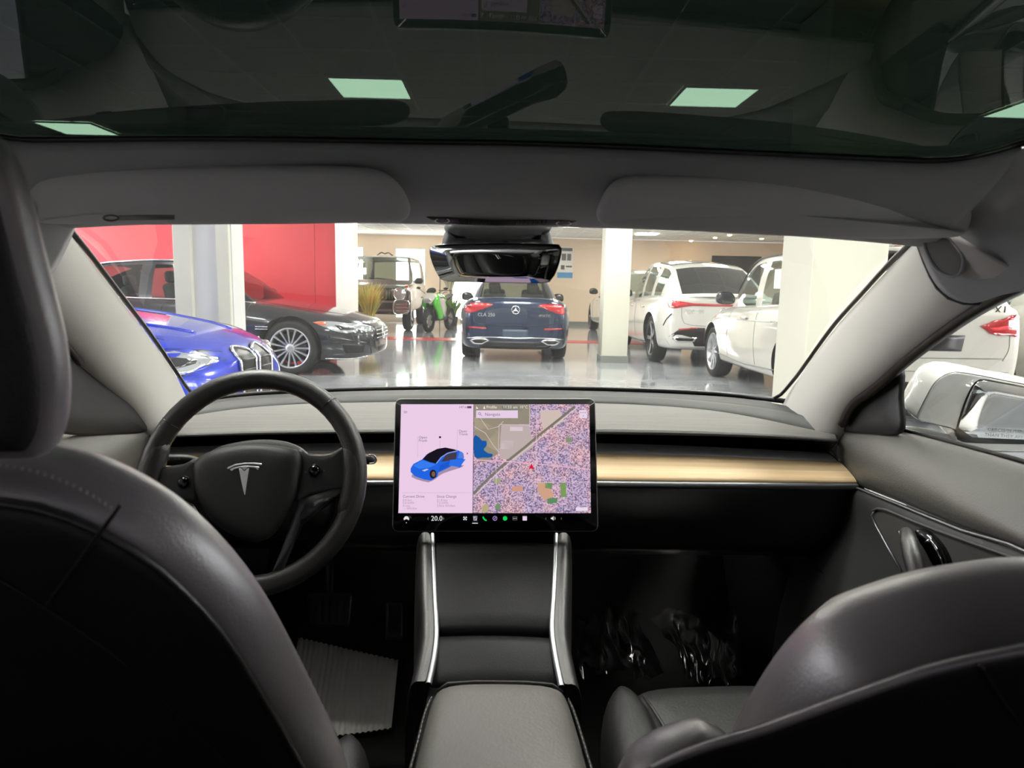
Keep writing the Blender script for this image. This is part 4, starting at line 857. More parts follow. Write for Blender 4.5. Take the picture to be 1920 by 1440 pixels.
# ================================================================== DOOR MIRROR
dm = thing('door_mirror', 'white door mirror with warning lettering outside the right window', 'mirror', at(1740, 800, Y=1.27))
YM = 1.20
def dmp(x, y, Yd=YM): return at(x, y, Y=Yd)
bez = [(1718, 786), (1732, 752), (1748, 722), (1766, 705), (1790, 697), (1830, 702), (1880, 712), (1960, 728), (2010, 745), (2020, 800), (2000, 845), (1920, 848), (1840, 845), (1800, 838), (1790, 822), (1790, 806), (1750, 796)]
P = spl([dmp(*q) for q in bez], 60, True); n_ = V((0, -1, 0)); no_ = P if frame_of(P).dot(n_) > 0 else P[::-1]
cen = sum(P, V((0, 0, 0)))/60
rows = []
for sc2, dy, dz in ((1, 0, 0), (1.01, .02, .004), (1.0, .05, .012), (.93, .09, .018), (.75, .125, .02), (.45, .145, .018), (.1, .15, .016)):
    rows.append([cen+(p-cen)*sc2+V((.01*dy/.1, dy, dz)) for p in no_])
grid('housing', rows, M_white_paint, dm, cu=True, flip=False, sub=1)
gl = [(1793, 803), (1798, 785), (1806, 760), (1818, 732), (1829, 716), (1842, 711), (1880, 717), (1950, 731), (1995, 748), (2003, 795), (1985, 832), (1920, 833), (1830, 831), (1800, 827), (1794, 817)]
G = spl([dmp(x, y, YM+.012) for x, y in gl], 50, True); Gf = spl([dmp(x, y, YM-.002) for x, y in gl], 50, True)
Go = G if frame_of(G).dot(n_) > 0 else G[::-1]
puff('bezel', [p for p in no_], [(.001, -.001), (.002, .002), (.006, .003)], M_white_paint, dm, n=n_)
puff('glass_rim', spl([dmp(x, y, YM-.0035) for x, y in gl], 50, True), [(-.001, -.006), (0, .0005)], M_frit, dm, n=n_)
mgn = V((-.28, -1, -.06)).normalized()
gc = dmp(1890, 775, YM-.016); MG = V((-.10, -1, -.16)).normalized()
GP = spl([onplane(x, y, gc, MG) for x, y in [(1797, 803), (1802, 785), (1810, 761), (1821, 735), (1831, 719), (1843, 714), (1880, 720), (1950, 734), (1991, 750), (1999, 795), (1982, 826), (1920, 824), (1832, 820), (1803, 817), (1797, 811)]], 50, True)
puff('mirror_glass', GP, [(0, -.001), (0, .0006)], M_mirror, dm, n=MG)
M_letter = mat('etched_grey', (150, 150, 146), .6)
rx = (onplane(1920, 817, gc, MG)-onplane(1850, 812, gc, MG)).normalized()
k_ = (onplane(1920, 817, gc, MG)-onplane(1850, 812, gc, MG)).length/70
tl = text('warning_lettering', 'OBJECTS IN MIRROR ARE CLOSER', 8.5*k_, onplane(1852, 805.5, gc+V((-.0001, -.0018, 0)), MG), rx, V((0, 0, 1)), M_letter, dm)
text('warning_lettering', 'THAN THEY APPEAR', 8.5*k_, onplane(1846, 815, gc+V((-.0001, -.0018, 0)), MG), rx, V((0, 0, 1)), M_letter, dm, stretch=1.15)
arm_ = [[at(1688, 792, Y=1.245), at(1735, 798, Y=1.235), at(1795, 812, Y=1.22), at(1830, 835, Y=1.22)], [at(1688, 800, Y=1.235), at(1735, 806, Y=1.225), at(1795, 828, Y=1.205), at(1830, 842, Y=1.21)], [at(1688, 812, Y=1.24), at(1735, 826, Y=1.22), at(1795, 846, Y=1.205), at(1830, 852, Y=1.21)]]
grid('mount_arm', arm_, M_white_paint, dm, thick=.02, flip=True)
grid('mirror_foot', [[at(1690, 806, Y=1.22), at(1760, 822, Y=1.2), at(1830, 845, Y=1.19)], [at(1690, 822, Y=1.215), at(1760, 840, Y=1.19), at(1830, 866, Y=1.18)]], M_alu, dm, thick=.01)
# ================================================================== FOOTWELL THINGS
bp = thing('brake_pedal', 'black rubber brake pedal in the dark footwell', 'pedal', at(618, 1170, Y=1.5))
P = rrect(at(580, 1174, Y=1.48), at(655, 1174, Y=1.48), at(660, 1112, Y=1.53), at(576, 1112, Y=1.53), .012, 4)
M_ped = mat('pedal_rubber', (26, 26, 27), .5)
puff('pad', P, [(0, -.01), (0, .0), (.003, .004)], M_ped, bp, n=V((0, -1, .5)))
for k in range(5): tube('groove', [at(592+k*13, 1120, Y=1.52)+V((0, -.006, 0)), at(592+k*13, 1166, Y=1.48)+V((0, -.006, 0))], .0016, M_plastic, bp, n=4)
tube('arm', [at(618, 1115, Y=1.55), at(618, 1040, Y=1.68)], .009, M_plastic, bp)
ap = thing('accelerator_pedal', 'narrow black accelerator pedal beside the console', 'pedal', at(738, 1185, Y=1.5))
puff('pad', rrect(at(722, 1196, Y=1.48), at(754, 1196, Y=1.48), at(754, 1130, Y=1.56), at(724, 1130, Y=1.56), .006, 4), [(0, -.01), (0, .0), (.002, .003)], M_ped, ap, n=V((0, -1, .5)))
for k in range(3): tube('groove', [at(730+k*8, 1138, Y=1.55)+V((0, -.005, 0)), at(730+k*8, 1190, Y=1.49)+V((0, -.005, 0))], .0013, M_plastic, ap, n=4)
# ribbed paper floor protector
Zm = .272
c4 = [at(560, 1208, Z=Zm), at(747, 1239, Z=Zm), at(734, 1362, Z=Zm), at(520, 1395, Z=Zm)]
n1, n2 = 120, 8; rows = []
for j in range(n2):
    v = j/(n2-1); r = []
    for i in range(n1):
        u = i/(n1-1); p = (c4[0]*(1-u)+c4[1]*u)*(1-v)+(c4[3]*(1-u)+c4[2]*u)*v
        r.append(p+V((0, 0, .018*(1-u)**2*(1-v)+.004*math.sin(3*u+2*v)+.0012*(1 if (i//3) % 2 else -1))))
    rows.append(r)
tag(grid('floor_paper', rows, mat('grey_paper', (232, 229, 224), .8), sub=0, thick=.001), 'grey ribbed paper mat on the driver footwell floor', 'floor mat')
# clear plastic wraps on the passenger floor
M_film = bpy.data.materials.new('clear_film'); M_film.use_nodes = True; nt = M_film.node_tree; nt.nodes.clear()
o_ = nt.nodes.new('ShaderNodeOutputMaterial'); mx = nt.nodes.new('ShaderNodeMixShader'); t_ = nt.nodes.new('ShaderNodeBsdfTransparent'); g_ = nt.nodes.new('ShaderNodeBsdfGlossy'); lw = nt.nodes.new('ShaderNodeFresnel'); lw.inputs[0].default_value = 1.9
t_.inputs[0].default_value = (.93, .93, .93, 1); g_.inputs['Roughness'].default_value = .12
nt.links.new(lw.outputs[0], mx.inputs[0]); nt.links.new(t_.outputs[0], mx.inputs[1]); nt.links.new(g_.outputs[0], mx.inputs[2]); nt.links.new(mx.outputs[0], o_.inputs[0])
from mathutils import noise
def film(label, px, seed):
    c4 = [at(x, y, Z=.30) for x, y in px]; rows = []
    for j in range(26):
        v = j/25; r = []
        for i in range(26):
            u = i/25; p = (c4[0]*(1-u)+c4[1]*u)*(1-v)+(c4[3]*(1-u)+c4[2]*u)*v
            q = V((u*5+seed, v*2.2, seed)); h = noise.noise(q)*.030+noise.noise(q*2.7)*.016+abs(noise.noise(V((u*9+v*2, v*1.3+seed, 2))))*.03
            r.append(p+V((noise.noise(q*2)*.012, 0, .01+max(0, h+.02))))
        rows.append(r)
    return tag(grid('plastic_film', rows, M_film, sub=1), label, 'plastic film', 'clear plastic films on the passenger floor')
film('crumpled clear plastic film on the passenger floor beside the console', [(1068, 1142), (1178, 1150), (1250, 1290), (1085, 1290)], 1.3)
film('crumpled clear plastic film on the passenger floor in front of the cushion corner', [(1205, 1160), (1372, 1128), (1395, 1300), (1290, 1300)], 5.1)
# ================================================================== CARS IN THE SHOWROOM
M_tyre = mat('tyre_rubber', (22, 22, 23), .75, bump=(90, .2)); M_rim = mat('alloy', (196, 197, 200), .28, .9); M_rimd = mat('dark_alloy', (70, 71, 74), .3, .9)
M_cglass = thin_glass('car_glass', (.62, .70, .66)); M_dglass = mat('dark_car_glass', (14, 16, 17), .04, coat=1)
M_trimb = mat('trim_black', (12, 12, 13), .35); M_lampred = mat('tail_red', (176, 10, 24), .12, coat=1); M_lampred2 = mat('tail_red_bright', (226, 40, 56), .15, coat=1)
M_lens = mat('lamp_lens', (190, 196, 200), .08, .55, coat=1); M_lensd = mat('lamp_dark', (40, 42, 46), .08, .3, coat=1); M_amber = mat('amber_lens', (226, 92, 40), .15, coat=1)
M_well = mat('wheel_well', (6, 6, 7), .9); M_inter = mat('car_interior', (48, 46, 44), .7); M_platec = mat('plate_blank', (58, 74, 92), .4)
def paint(name, c, metal=.0, rough=.2): return mat(name, c, rough, metal, coat=1)
def ip(tab, x):
    if x <= tab[0][0]: return tab[0][1]
    for (a_, u), (b_, v) in zip(tab, tab[1:]):
        if x <= b_:
            t = (x-a_)/(b_-a_); t = t*t*(3-2*t)*.5+t*.5; return u+(v-u)*t
    return tab[-1][1]
def bake(o):
    dg = bpy.context.evaluated_depsgraph_get(); me = bpy.data.meshes.new_from_object(o.evaluated_get(dg)); old = o.data
    o.modifiers.clear(); o.data = me; me.name = old.name; bpy.data.meshes.remove(old); return o
class Car:
    def __init__(c, name, label, cat, loc, rz, S):
        c.S = S; c.t = thing(name, label, cat, (loc[0], loc[1], 0), rz); c.build()
    def build(c):
        S = c.S; L = S['L']/2; pm = S['paint']; t = c.t
        xs = sorted(set([-L, -L+.03, -L+.09, -L+.2, -L+.4]+[-L+.6+k*(2*L-1.2)/12 for k in range(13)]+[L-.4, L-.2, L-.09, L-.03, L]))
        rows = []
        for x in xs:
            w_ = ip(S['w'], x); wt = ip(S['wt'], x); zt = ip(S['top'], x); zb = ip(S['bot'], x); zs = zt-ip(S.get('crown', [(0, .05)]), x); zm = zb+(zs-zb)*S.get('mid', .55)
            half = [(0, zb), (w_*.6, zb), (w_*.90, zb+.01), (w_*.965, zb+.07), (w_, zm-.08), (w_, zm+.04), (w_*.985, zs-.10), (wt+(w_-wt)*.35, zs-.02), (wt, zs+.012), (wt*.72, zs+(zt-zs)*.62), (wt*.36, zs+(zt-zs)*.92), (0, zt)]
            r = [V((x, y, z)) for y, z in half]+[V((x, -y, z)) for y, z in half[1:-1][::-1]]; rows.append(r)
        n = len(rows[0]); vs_ = [p for r in rows for p in r]; fs = []
        for i in range(len(rows)-1):
            for j in range(n): fs.append((i*n+j, (i+1)*n+j, (i+1)*n+(j+1) % n, i*n+(j+1) % n))
        for k, rev in ((0, False), (len(rows)-1, True)):
            h = n//2
            for j in range(h):
                q = (k*n+j, k*n+j+1, k*n+(n-j-1) % n, k*n+(n-j) % n) if j else None
                if j == 0: q = (k*n, k*n+1, k*n+n-1)
                elif j == h-1: q = (k*n+j, k*n+h, k*n+n-j)
                fs.append(q[::-1] if rev else q)
        b = mesh('body', vs_, fs, pm, t); fix_normals(b)
        m_ = b.modifiers.new('u', 'SUBSURF'); m_.levels = 2; m_.render_levels = 2
        bake(b)
        bm = bmesh.new(); bm.from_mesh(b.data); c.bvh = BVHTree.FromBMesh(bm); bm.free()
        # wheel arches
        R = S['R']; cutters = []
        bm = bmesh.new()
        for x in S['axles']:
            for s in (-1, 1):
                mt = Matrix.Translation((x, s*(S['W']-.06), R+.005)) @ Matrix.Rotation(math.pi/2, 4, 'X')
                bmesh.ops.create_cone(bm, cap_ends=True, segments=40, radius1=R+.055, radius2=R+.055, depth=.56, matrix=mt)
        cm = bpy.data.meshes.new('cut'); bm.to_mesh(cm); bm.free(); cm.materials.append(M_well); co = bpy.data.objects.new('cut', cm); COL.objects.link(co)
        b.data.materials.append(M_well)
        bo = b.modifiers.new('b', 'BOOLEAN'); bo.object = co; bo.operation = 'DIFFERENCE'; bo.solver = 'EXACT'
        co.matrix_world = Matrix.Identity(4); keep = (b.parent, b.matrix_parent_inverse.copy()); b.parent = None; b.matrix_world = Matrix.Identity(4)
        bpy.context.view_layer.update(); bake(b); b.parent = keep[0]; b.matrix_parent_inverse = keep[1]
        bpy.data.objects.remove(co); bpy.data.meshes.remove(cm); b.data.polygons.foreach_set('use_smooth', [True]*len(b.data.polygons))
        es = b.modifiers.new('e', 'EDGE_SPLIT'); es.split_angle = math.radians(50)
        c.body = b
        # wheels
        for i, x in enumerate(S['axles']):
            for s in (-1, 1): c.wheel(x, s)
        c.cabin()
        # mirrors
        if 'mir' in S:
            mx_, mz = S['mir']; wb_ = ip(S['wt'], mx_)
            for s in (-1, 1):
                q = [V((mx_-.02, s*(wb_+.05+u), mz+v)) for u, v in ((0, 0), (.06, -.03), (.2, -.02), (.23, .04), (.2, .12), (.08, .13), (.01, .08))]
                mo = puff('door_mirror', spl(q, 22, True), [(.0, -.012), (-.002, .0), (0, .05), (.02, .1), (.05, .12)], S.get('mirpaint', pm), t, n=V((1, 0, 0)))
                puff('mirror_glass', spl([p+V((-.014, 0, 0)) for p in q], 22, True), [(.012, -.004), (.012, .002)], M_lensd, mo, n=V((1, 0, 0)))
    def wheel(c, x, s):
        S = c.S; R = S['R']; Wd = .23; y = s*(S['W']-.035-Wd/2); ax = V((0, s, 0)); o = V((x, y, R))
        ty = lathe('wheel', [(R*.74, Wd*.42), (R*.86, Wd*.5), (R*.955, Wd*.44), (R, Wd*.3), (R, -Wd*.3), (R*.95, -Wd*.46), (R*.7, -Wd*.46)], M_tyre, c.t, o=o, ax=ax, n=36, caps=False)
        rm = S.get('rimmat', M_rim)
        lathe('rim', [(R*.745, Wd*.43), (R*.73, Wd*.45), (R*.69, Wd*.42), (R*.67, Wd*.1), (R*.66, -Wd*.4)], rm, ty, o=o, ax=ax, n=36, caps=False)
        lathe('brake_disc', [(R*.55, -.0), (R*.55, .012), (.08, .012), (.08, .03)], M_rimd, ty, o=o, ax=ax, n=24)
        lathe('hub', [(R*.17, .03), (R*.17, Wd*.36), (R*.14, Wd*.39), (.01, Wd*.40)], rm, ty, o=o, ax=ax, n=16)
        N_ = S.get('spokes', 10); me = None
        sw_ = S.get('spw', .035)
        for k in range(N_):
            a_ = 2*math.pi*k/N_
            if me is None:
                prof = []
                for r, wd, h in ((R*.12, sw_*1.0, Wd*.38), (R*.4, sw_*.8, Wd*.36), (R*.71, sw_*1.15, Wd*.42)):
                    prof += [V((r, -wd/2, h-.03)), V((r, -wd*.4, h)), V((r, wd*.4, h)), V((r, wd/2, h-.03))]
                fs = [(i*4+j, i*4+j+1, (i+1)*4+j+1, (i+1)*4+j) for i in range(2) for j in range(3)]
                me = bpy.data.meshes.new('spoke'); me.from_pydata([tuple(p) for p in prof], [], fs); me.materials.append(rm); me.update()
            sp = bpy.data.objects.new('spoke', me); COL.objects.link(sp); sp.parent = ty
            M3 = Matrix(((math.cos(a_), -math.sin(a_), 0, x), (0, 0, s, y), (math.sin(a_), math.cos(a_), 0, R), (0, 0, 0, 1)))
            sp.matrix_parent_inverse = Matrix.Identity(4); sp.matrix_basis = M3; WORLD[sp.name] = M3
    def cabin(c):
        S = c.S; G = S['green']; xc, xf, xr, xd = G['x']; wr = G['wr']; zf, zp, zr = G['z']; gl = G.get('glass', M_cglass); pm = G.get('frame', S['paint'])
        def belt(x): return V((x, ip(S['wt'], x)-.015, ip(S['top'], x)-ip(S.get('crown', [(0, .05)]), x)-.01))
        A0, D0 = belt(xc), belt(xd)
        ctrl = [A0+V((0, -.02, .0)), V((xc+(xf-xc)*.5, (A0.y+wr)/2+.0, (A0.z+zf)/2+.05)), V((xf, wr, zf)), V((xf+(xr-xf)*.35, wr+.01, zp)), V((xf+(xr-xf)*.7, wr, (zp+zr)/2+.012)), V((xr, wr-.02, zr)), V((xr+(xd-xr)*.5, (wr-.02+D0.y)/2-.02, (zr+D0.z)/2+G.get('cb', .05))), D0+V((0, -.05, 0))]
        NS = 41; T = spl(ctrl, NS)
        vr = (0, .035, .3, .6, .90, 1)
        def side(s):
            rows = []
            for p in T:
                b0 = belt(p.x); b0.z = min(b0.z, p.z); r = []
                for v in vr:
                    q = b0*(1-v)+p*v; q.y += .03*math.sin(math.pi*v)*min(1, (p.z-b0.z)/.3); r.append(V((q.x, s*q.y, q.z)))
                rows.append(r)
            return rows
        frame_v, frame_f = [], []
        def addq(rows, keep):
            i0 = len(frame_v); nr, nc = len(rows), len(rows[0]); frame_v.extend(p for r in rows for p in r)
            for i in range(nr-1):
                for j in range(nc-1):
                    if keep(i, j): frame_f.append((i0+i*nc+j, i0+i*nc+j+1, i0+(i+1)*nc+j+1, i0+(i+1)*nc+j))
        wins = G['panes']                           # list of (s0, s1) as fractions of the top curve
        def inwin(i): return any(a_ <= i/(NS-1) and (i+1)/(NS-1) <= b_+1e-6 for a_, b_ in wins)
        for s in (-1, 1):
            R_ = side(s)
            addq(R_, lambda i, j: not (inwin(i) and 1 <= j <= 3))
            for a_, b_ in wins:
                ks = [i for i in range(NS) if a_ <= i/(NS-1) <= b_+1e-6]
                if len(ks) > 1: grid('side_window', [[R_[i][j] for j in (1, 2, 3, 4)] for i in ks], gl, c.t, sub=0)
        # top skin: windscreen, roof, rear window
        sf = min(range(NS), key=lambda i: abs(T[i].x-xf)); sr = min(range(NS), key=lambda i: abs(T[i].x-xr)); ts = (-1, -.93, -.5, 0, .5, .93, 1); rows = []
        for i, p in enumerate(T):
            fb = max(0, (i < sf)*(sf-i)/sf); rb = max(0, (i > sr)*(i-sr)/(NS-1-sr)); r = []
            for u in ts:
                e = 1-u*u; r.append(V((p.x+e*(.05+.10*fb)*(fb > 0)-e*(.03+.07*rb)*(rb > 0), u*p.y, p.z+e*(c.S.get('dome', .035)*(1-fb)*(1-rb*.6)))))
            rows.append(r)
        wsr = (max(1, int(sf*.06)), sf-1) ; rwr = (sr+1, NS-2) if not G.get('norear') else (999, 999); roofr = G.get('roofglass')
        def keep(i, j):
            if 1 <= j <= 4 and (wsr[0] <= i < wsr[1] or rwr[0] <= i < rwr[1]): return False
            return True
        addq(rows, keep)
        c.cab = mesh('cabin_frame', frame_v, frame_f, pm, c.t, thick=.0)
        grid('windscreen', [rows[i][1:6] for i in range(wsr[0], wsr[1]+1)], gl, c.t, sub=0)
        if rwr[0] < 900: grid('rear_window', [rows[i][1:6] for i in range(rwr[0], min(rwr[1], NS-1)+1)], G.get('rearglass', gl), c.t, sub=0)
        if roofr: grid('glass_roof', [[p+V((0, 0, .006)) for p in rows[i][1:6]] for i in range(sf+2, sr-1)], M_dglass, c.t, sub=0)
        bm = bmesh.new(); bm.from_mesh(c.cab.data); c.cbvh = BVHTree.FromBMesh(bm); bm.free(); c.T = T; c.rows = rows; c.sr = sr; c.sf = sf
        for (sx, sy, hz) in S.get('seats', ()):
            z0 = ip(S['top'], sx)-.35
            so = puff('seat', rrect(V((sx, sy-.22, z0)), V((sx, sy+.22, z0)), V((sx-.12, sy+.2, hz-.14)), V((sx-.12, sy-.2, hz-.14)), .06), [(.02, -.06), (0, -.03), (0, .03), (.02, .06)], M_inter, c.t)
            puff('headrest', rrect(V((sx-.12, sy-.11, hz-.13)), V((sx-.12, sy+.11, hz-.13)), V((sx-.14, sy+.1, hz+.02)), V((sx-.14, sy-.1, hz+.02)), .04), [(.02, -.05), (0, -.02), (0, .02), (.02, .05)], M_inter, so)
    def proj(c, view, u, v):
        """point of the body seen along an axis. view rear/front: (y, z); left/right: (x, z); top: (x, y)"""
        o, d = {'rear': (V((-9, u, v)), V((1, 0, 0))), 'front': (V((9, u, v)), V((-1, 0, 0))), 'left': (V((u, 9, v)), V((0, -1, 0))), 'right': (V((u, -9, v)), V((0, 1, 0))), 'top': (V((u, v, 9)), V((0, 0, -1)))}[view]
        h = c.bvh.ray_cast(o, d)
        if h[0] is None: h = c.bvh.find_nearest(V(((0, u, v) if view in ('rear', 'front') else (u, 0, v))) if view != 'top' else V((u, v, .5)))
        return h[0], -d
    def decal(c, name, view, pts, m, par=None, off=.006, smooth=0, th=.012, cuts=3):
        if smooth: pts = [(p.x, p.y) for p in spl([V((a_, b_, 0)) for a_, b_ in pts], smooth, True)]
        bm = bmesh.new(); vv = [bm.verts.new((a_, b_, 0)) for a_, b_ in pts]; f = bm.faces.new(vv)
        bmesh.ops.triangulate(bm, faces=[f], ngon_method='EAR_CLIP')
        if cuts:
            bmesh.ops.subdivide_edges(bm, edges=[e for e in bm.edges if e.calc_length() > .09], cuts=cuts, use_grid_fill=True)
            bmesh.ops.triangulate(bm, faces=bm.faces[:])
        nd = None
        for v_ in bm.verts:
            p, nd = c.proj(view, v_.co.x, v_.co.y); v_.co = p+nd*off
        bm.normal_update()
        av = sum((f.normal*f.calc_area() for f in bm.faces), V((0, 0, 0)))
        if av.dot(nd) < 0: bmesh.ops.reverse_faces(bm, faces=bm.faces[:])
        me = bpy.data.meshes.new(name); bm.to_mesh(me); bm.free(); me.materials.append(m); me.polygons.foreach_set('use_smooth', [True]*len(me.polygons))
        o = bpy.data.objects.new(name, me); link(o, par or c.t)
        if th: s = o.modifiers.new('s', 'SOLIDIFY'); s.thickness = th; s.offset = -1
        return o
    def seam(c, view, pts, m=None, r=.004, name='panel_gap', par=None, n=20, off=.0):
        P = spl([V((a_, b_, 0)) for a_, b_ in pts], n); q = []
        for p in P:
            h, nd = c.proj(view, p.x, p.y); q.append(h+nd*off)
        return tube(name, q, r, m or M_trimb, par or c.t, n=5)
    def badge(c, view, s, u, v, size, m, name='badge'):
        p, nd = c.proj(view, u, v); rt = {'rear': V((0, -1, 0)), 'front': V((0, 1, 0)), 'left': V((-1, 0, 0)), 'right': V((1, 0, 0))}[view]
        return text(name, s, size, p+nd*.010, rt, V((0, 0, 1)), m, c.t, ext=.003, align='CENTER')
    def handle(c, view, x, z, m, wd=.22):
        p, nd = c.proj(view, x, z); 
        return puff('door_handle', spl([p+nd*.02+V((a_, 0, b_)) for a_, b_ in ((-wd/2, 0), (-wd*.3, .018), (wd*.3, .018), (wd/2, 0), (wd*.3, -.018), (-wd*.3, -.018))], 18, True), [(.002, -.02), (0, 0), (.004, .012)], m, c.t, n=nd)
def star(c, view, u, v, r, m):
    p, nd = c.proj(view, u, v); ex = V((0, -1, 0)) if view == 'rear' else V((0, 1, 0)) if view == 'front' else V((1, 0, 0)); ez = V((0, 0, 1)); p = p+nd*.012
    rg_ = tube('emblem', arc(p, r, 0, 345, 20, ex, ez), r*.12, m, c.t, closed=True, n=6)
    for k in range(3):
        a_ = math.radians(90+120*k); d = ex*math.cos(a_)+ez*math.sin(a_); e = nd.cross(d)
        mesh('emblem_point', [p+d*r, p+e*r*.17, p-e*r*.17, p+nd*.01], [(0, 1, 3), (0, 3, 2), (1, 2, 3)], m, rg_, smooth=False)
P_grey = paint('graphite_paint', (38, 40, 44), .3, .2); P_blue = paint('royal_blue_paint', (22, 52, 190), .15, .2); P_navy = paint('navy_paint', (14, 36, 66), .25, .2)
P_wh = paint('pearl_white_paint', (208, 207, 202)); P_wh2 = paint('ivory_white_paint', (196, 193, 184)); P_brown = paint('bronze_grey_paint', (104, 94, 88), .45, .35)

# ---------- dark grey sedan along the red wall (faces right)
S = dict(L=4.98, W=.93, R=.35, axles=(-1.50, 1.46), paint=P_grey, spokes=15, spw=.028, rimmat=M_rim, mid=.5,
     w=[(-2.49, .70), (-2.40, .80), (-2.1, .89), (-1.4, .93), (1.3, .93), (1.9, .89), (2.25, .80), (2.42, .66), (2.49, .52)], wt=[(-2.49, .5), (-2.2, .66), (-1.4, .75), (0, .77), (1.0, .74), (1.8, .70), (2.3, .58), (2.49, .40)],
     top=[(-2.49, .78), (-2.4, .98), (-2.0, 1.02), (-1.0, 1.00), (.6, .98), (1.0, .965), (1.6, .89), (2.1, .80), (2.38, .72), (2.49, .60)], bot=[(-2.49, .34), (-2.3, .22), (-1.8, .17), (1.8, .17), (2.3, .19), (2.49, .26)],
     crown=[(-2.49, .04), (-1, .05), (.8, .05), (1.6, .07), (2.49, .04)], mir=(.62, .97),
     green=dict(x=(.98, .22, -1.1, -2.02), wr=.56, z=(1.395, 1.43, 1.36), panes=[(.14, .47), (.50, .70)], cb=.03), seats=((-.1, .38, 1.28), (-.1, -.38, 1.28), (-1.05, .36, 1.22), (-1.05, -.36, 1.22)))
c1 = Car('sedan', 'dark grey sedan with silver multi-spoke wheels along the red wall', 'car', (-4.14, 9.62), 0, S)
T_ = c1.T
tube('chrome_window_line', [V((p.x, -p.y-.012, p.z+.006)) for p in T_[4:36]], .011, M_chrome, c1.t, n=6)
tube('chrome_belt_line', [V((x, -(ip(S['wt'], x)+.004), ip(S['top'], x)-ip(S['crown'], x)+.004)) for x in [1.0-.14*k for k in range(21)]], .010, M_chrome, c1.t, n=6)
c1.seam('right', [(.95, .93), (.93, .75), (.90, .45), (.85, .28)]); c1.seam('right', [(-.12, .95), (-.14, .7), (-.16, .28)]); c1.seam('right', [(-1.05, .95), (-1.1, .75), (-1.2, .62)])
c1.handle('right', -.02+.22, .80, M_chrome, .26); c1.handle('right', -.95, .82, M_chrome, .26)
c1.seam('right', [(-1.9, .76), (-.9, .74), (.2, .73), (1.0, .70)], P_grey, .008, 'character_line'); c1.seam('right', [(1.05, .62), (1.2, .62)], M_chrome, .007, 'fender_vent'); c1.seam('right', [(1.05, .59), (1.2, .59)], M_chrome, .007, 'fender_vent')
c1.decal('headlight', 'right', [(1.78, .685), (1.95, .70), (2.15, .675), (2.33, .63), (2.30, .575), (2.12, .56), (1.98, .60)], M_lens, smooth=24, th=.01); c1.decal('turn_lens', 'right', [(1.76, .69), (1.90, .695), (1.93, .66), (1.85, .655)], M_amber, off=.014, th=.01, cuts=1)
c1.decal('headlight_core', 'right', [(2.02, .655), (2.2, .635), (2.28, .60), (2.1, .59)], M_lensd, off=.012, th=.01)
c1.decal('headlight', 'front', [(.45, .62), (.66, .68), (.78, .67), (.70, .58), (.52, .56)], M_lens, th=.01)
c1.decal('headlight', 'front', [(-.45, .62), (-.66, .68), (-.78, .67), (-.70, .58), (-.52, .56)], M_lens, th=.01)
g_ = c1.decal('grille', 'front', [(-.42, .62), (.42, .62), (.46, .5), (.40, .42), (-.40, .42), (-.46, .5)], M_trimb, th=.01); star(c1, 'front', 0, .53, .09, M_chrome)
for z in (.57, .52, .47): c1.seam('front', [(-.42, z), (0, z), (.42, z)], M_chrome, .008, 'grille_bar', g_, off=.012)
c1.decal('lower_intake', 'front', [(-.62, .36), (.62, .36), (.55, .25), (-.55, .25)], M_trimb, th=.01)
c1.seam('right', [(1.98, .5), (2.2, .46), (2.4, .42)], P_grey, .01, 'bumper_crease'); c1.seam('right', [(1.9, .22), (2.2, .215), (2.44, .25)], M_chrome, .009, 'splitter', off=.004); c1.decal('side_intake', 'right', [(2.1, .42), (2.38, .40), (2.36, .30), (2.15, .30)], M_trimb, th=.008)
c1.seam('right', [(.95, .29), (0, .25), (-1.0, .27)], M_trimb, .012, 'sill_line'); c1.seam('top', [(1.0, .62), (1.6, .6), (2.2, .45)], M_trimb, .004); c1.seam('top', [(1.0, -.62), (1.6, -.6), (2.2, -.45)], M_trimb, .004)

# ---------- blue sports coupe, nose towards us
S = dict(L=4.79, W=.945, R=.345, axles=(-1.42, 1.44), paint=P_blue, spokes=10, rimmat=M_rimd, mid=.55,
     w=[(-2.4, .72), (-2.2, .86), (-1.4, .945), (1.4, .945), (1.9, .90), (2.2, .80), (2.34, .62), (2.395, .42)], wt=[(-2.4, .5), (-1.4, .74), (.6, .74), (1.2, .76), (1.8, .72), (2.2, .55), (2.395, .30)],
     top=[(-2.4, .80), (-2.2, 1.03), (-1.2, 1.02), (.5, .98), (.95, .99), (1.5, .94), (1.95, .875), (2.22, .80), (2.395, .66)], bot=[(-2.4, .3), (-1.9, .15), (1.9, .14), (2.3, .16), (2.395, .22)],
     crown=[(-2.4, .03), (.8, .05), (1.6, .07), (2.2, .07), (2.395, .04)], mir=(.6, .98), green=dict(x=(.95, .1, -.9, -1.9), wr=.53, z=(1.37, 1.395, 1.33), panes=[(.14, .52), (.55, .72)]))
c2_ = Car('coupe', 'glossy royal blue coupe with twin kidney grille nosing in', 'car', (-4.14, 5.08), math.radians(-4), S)
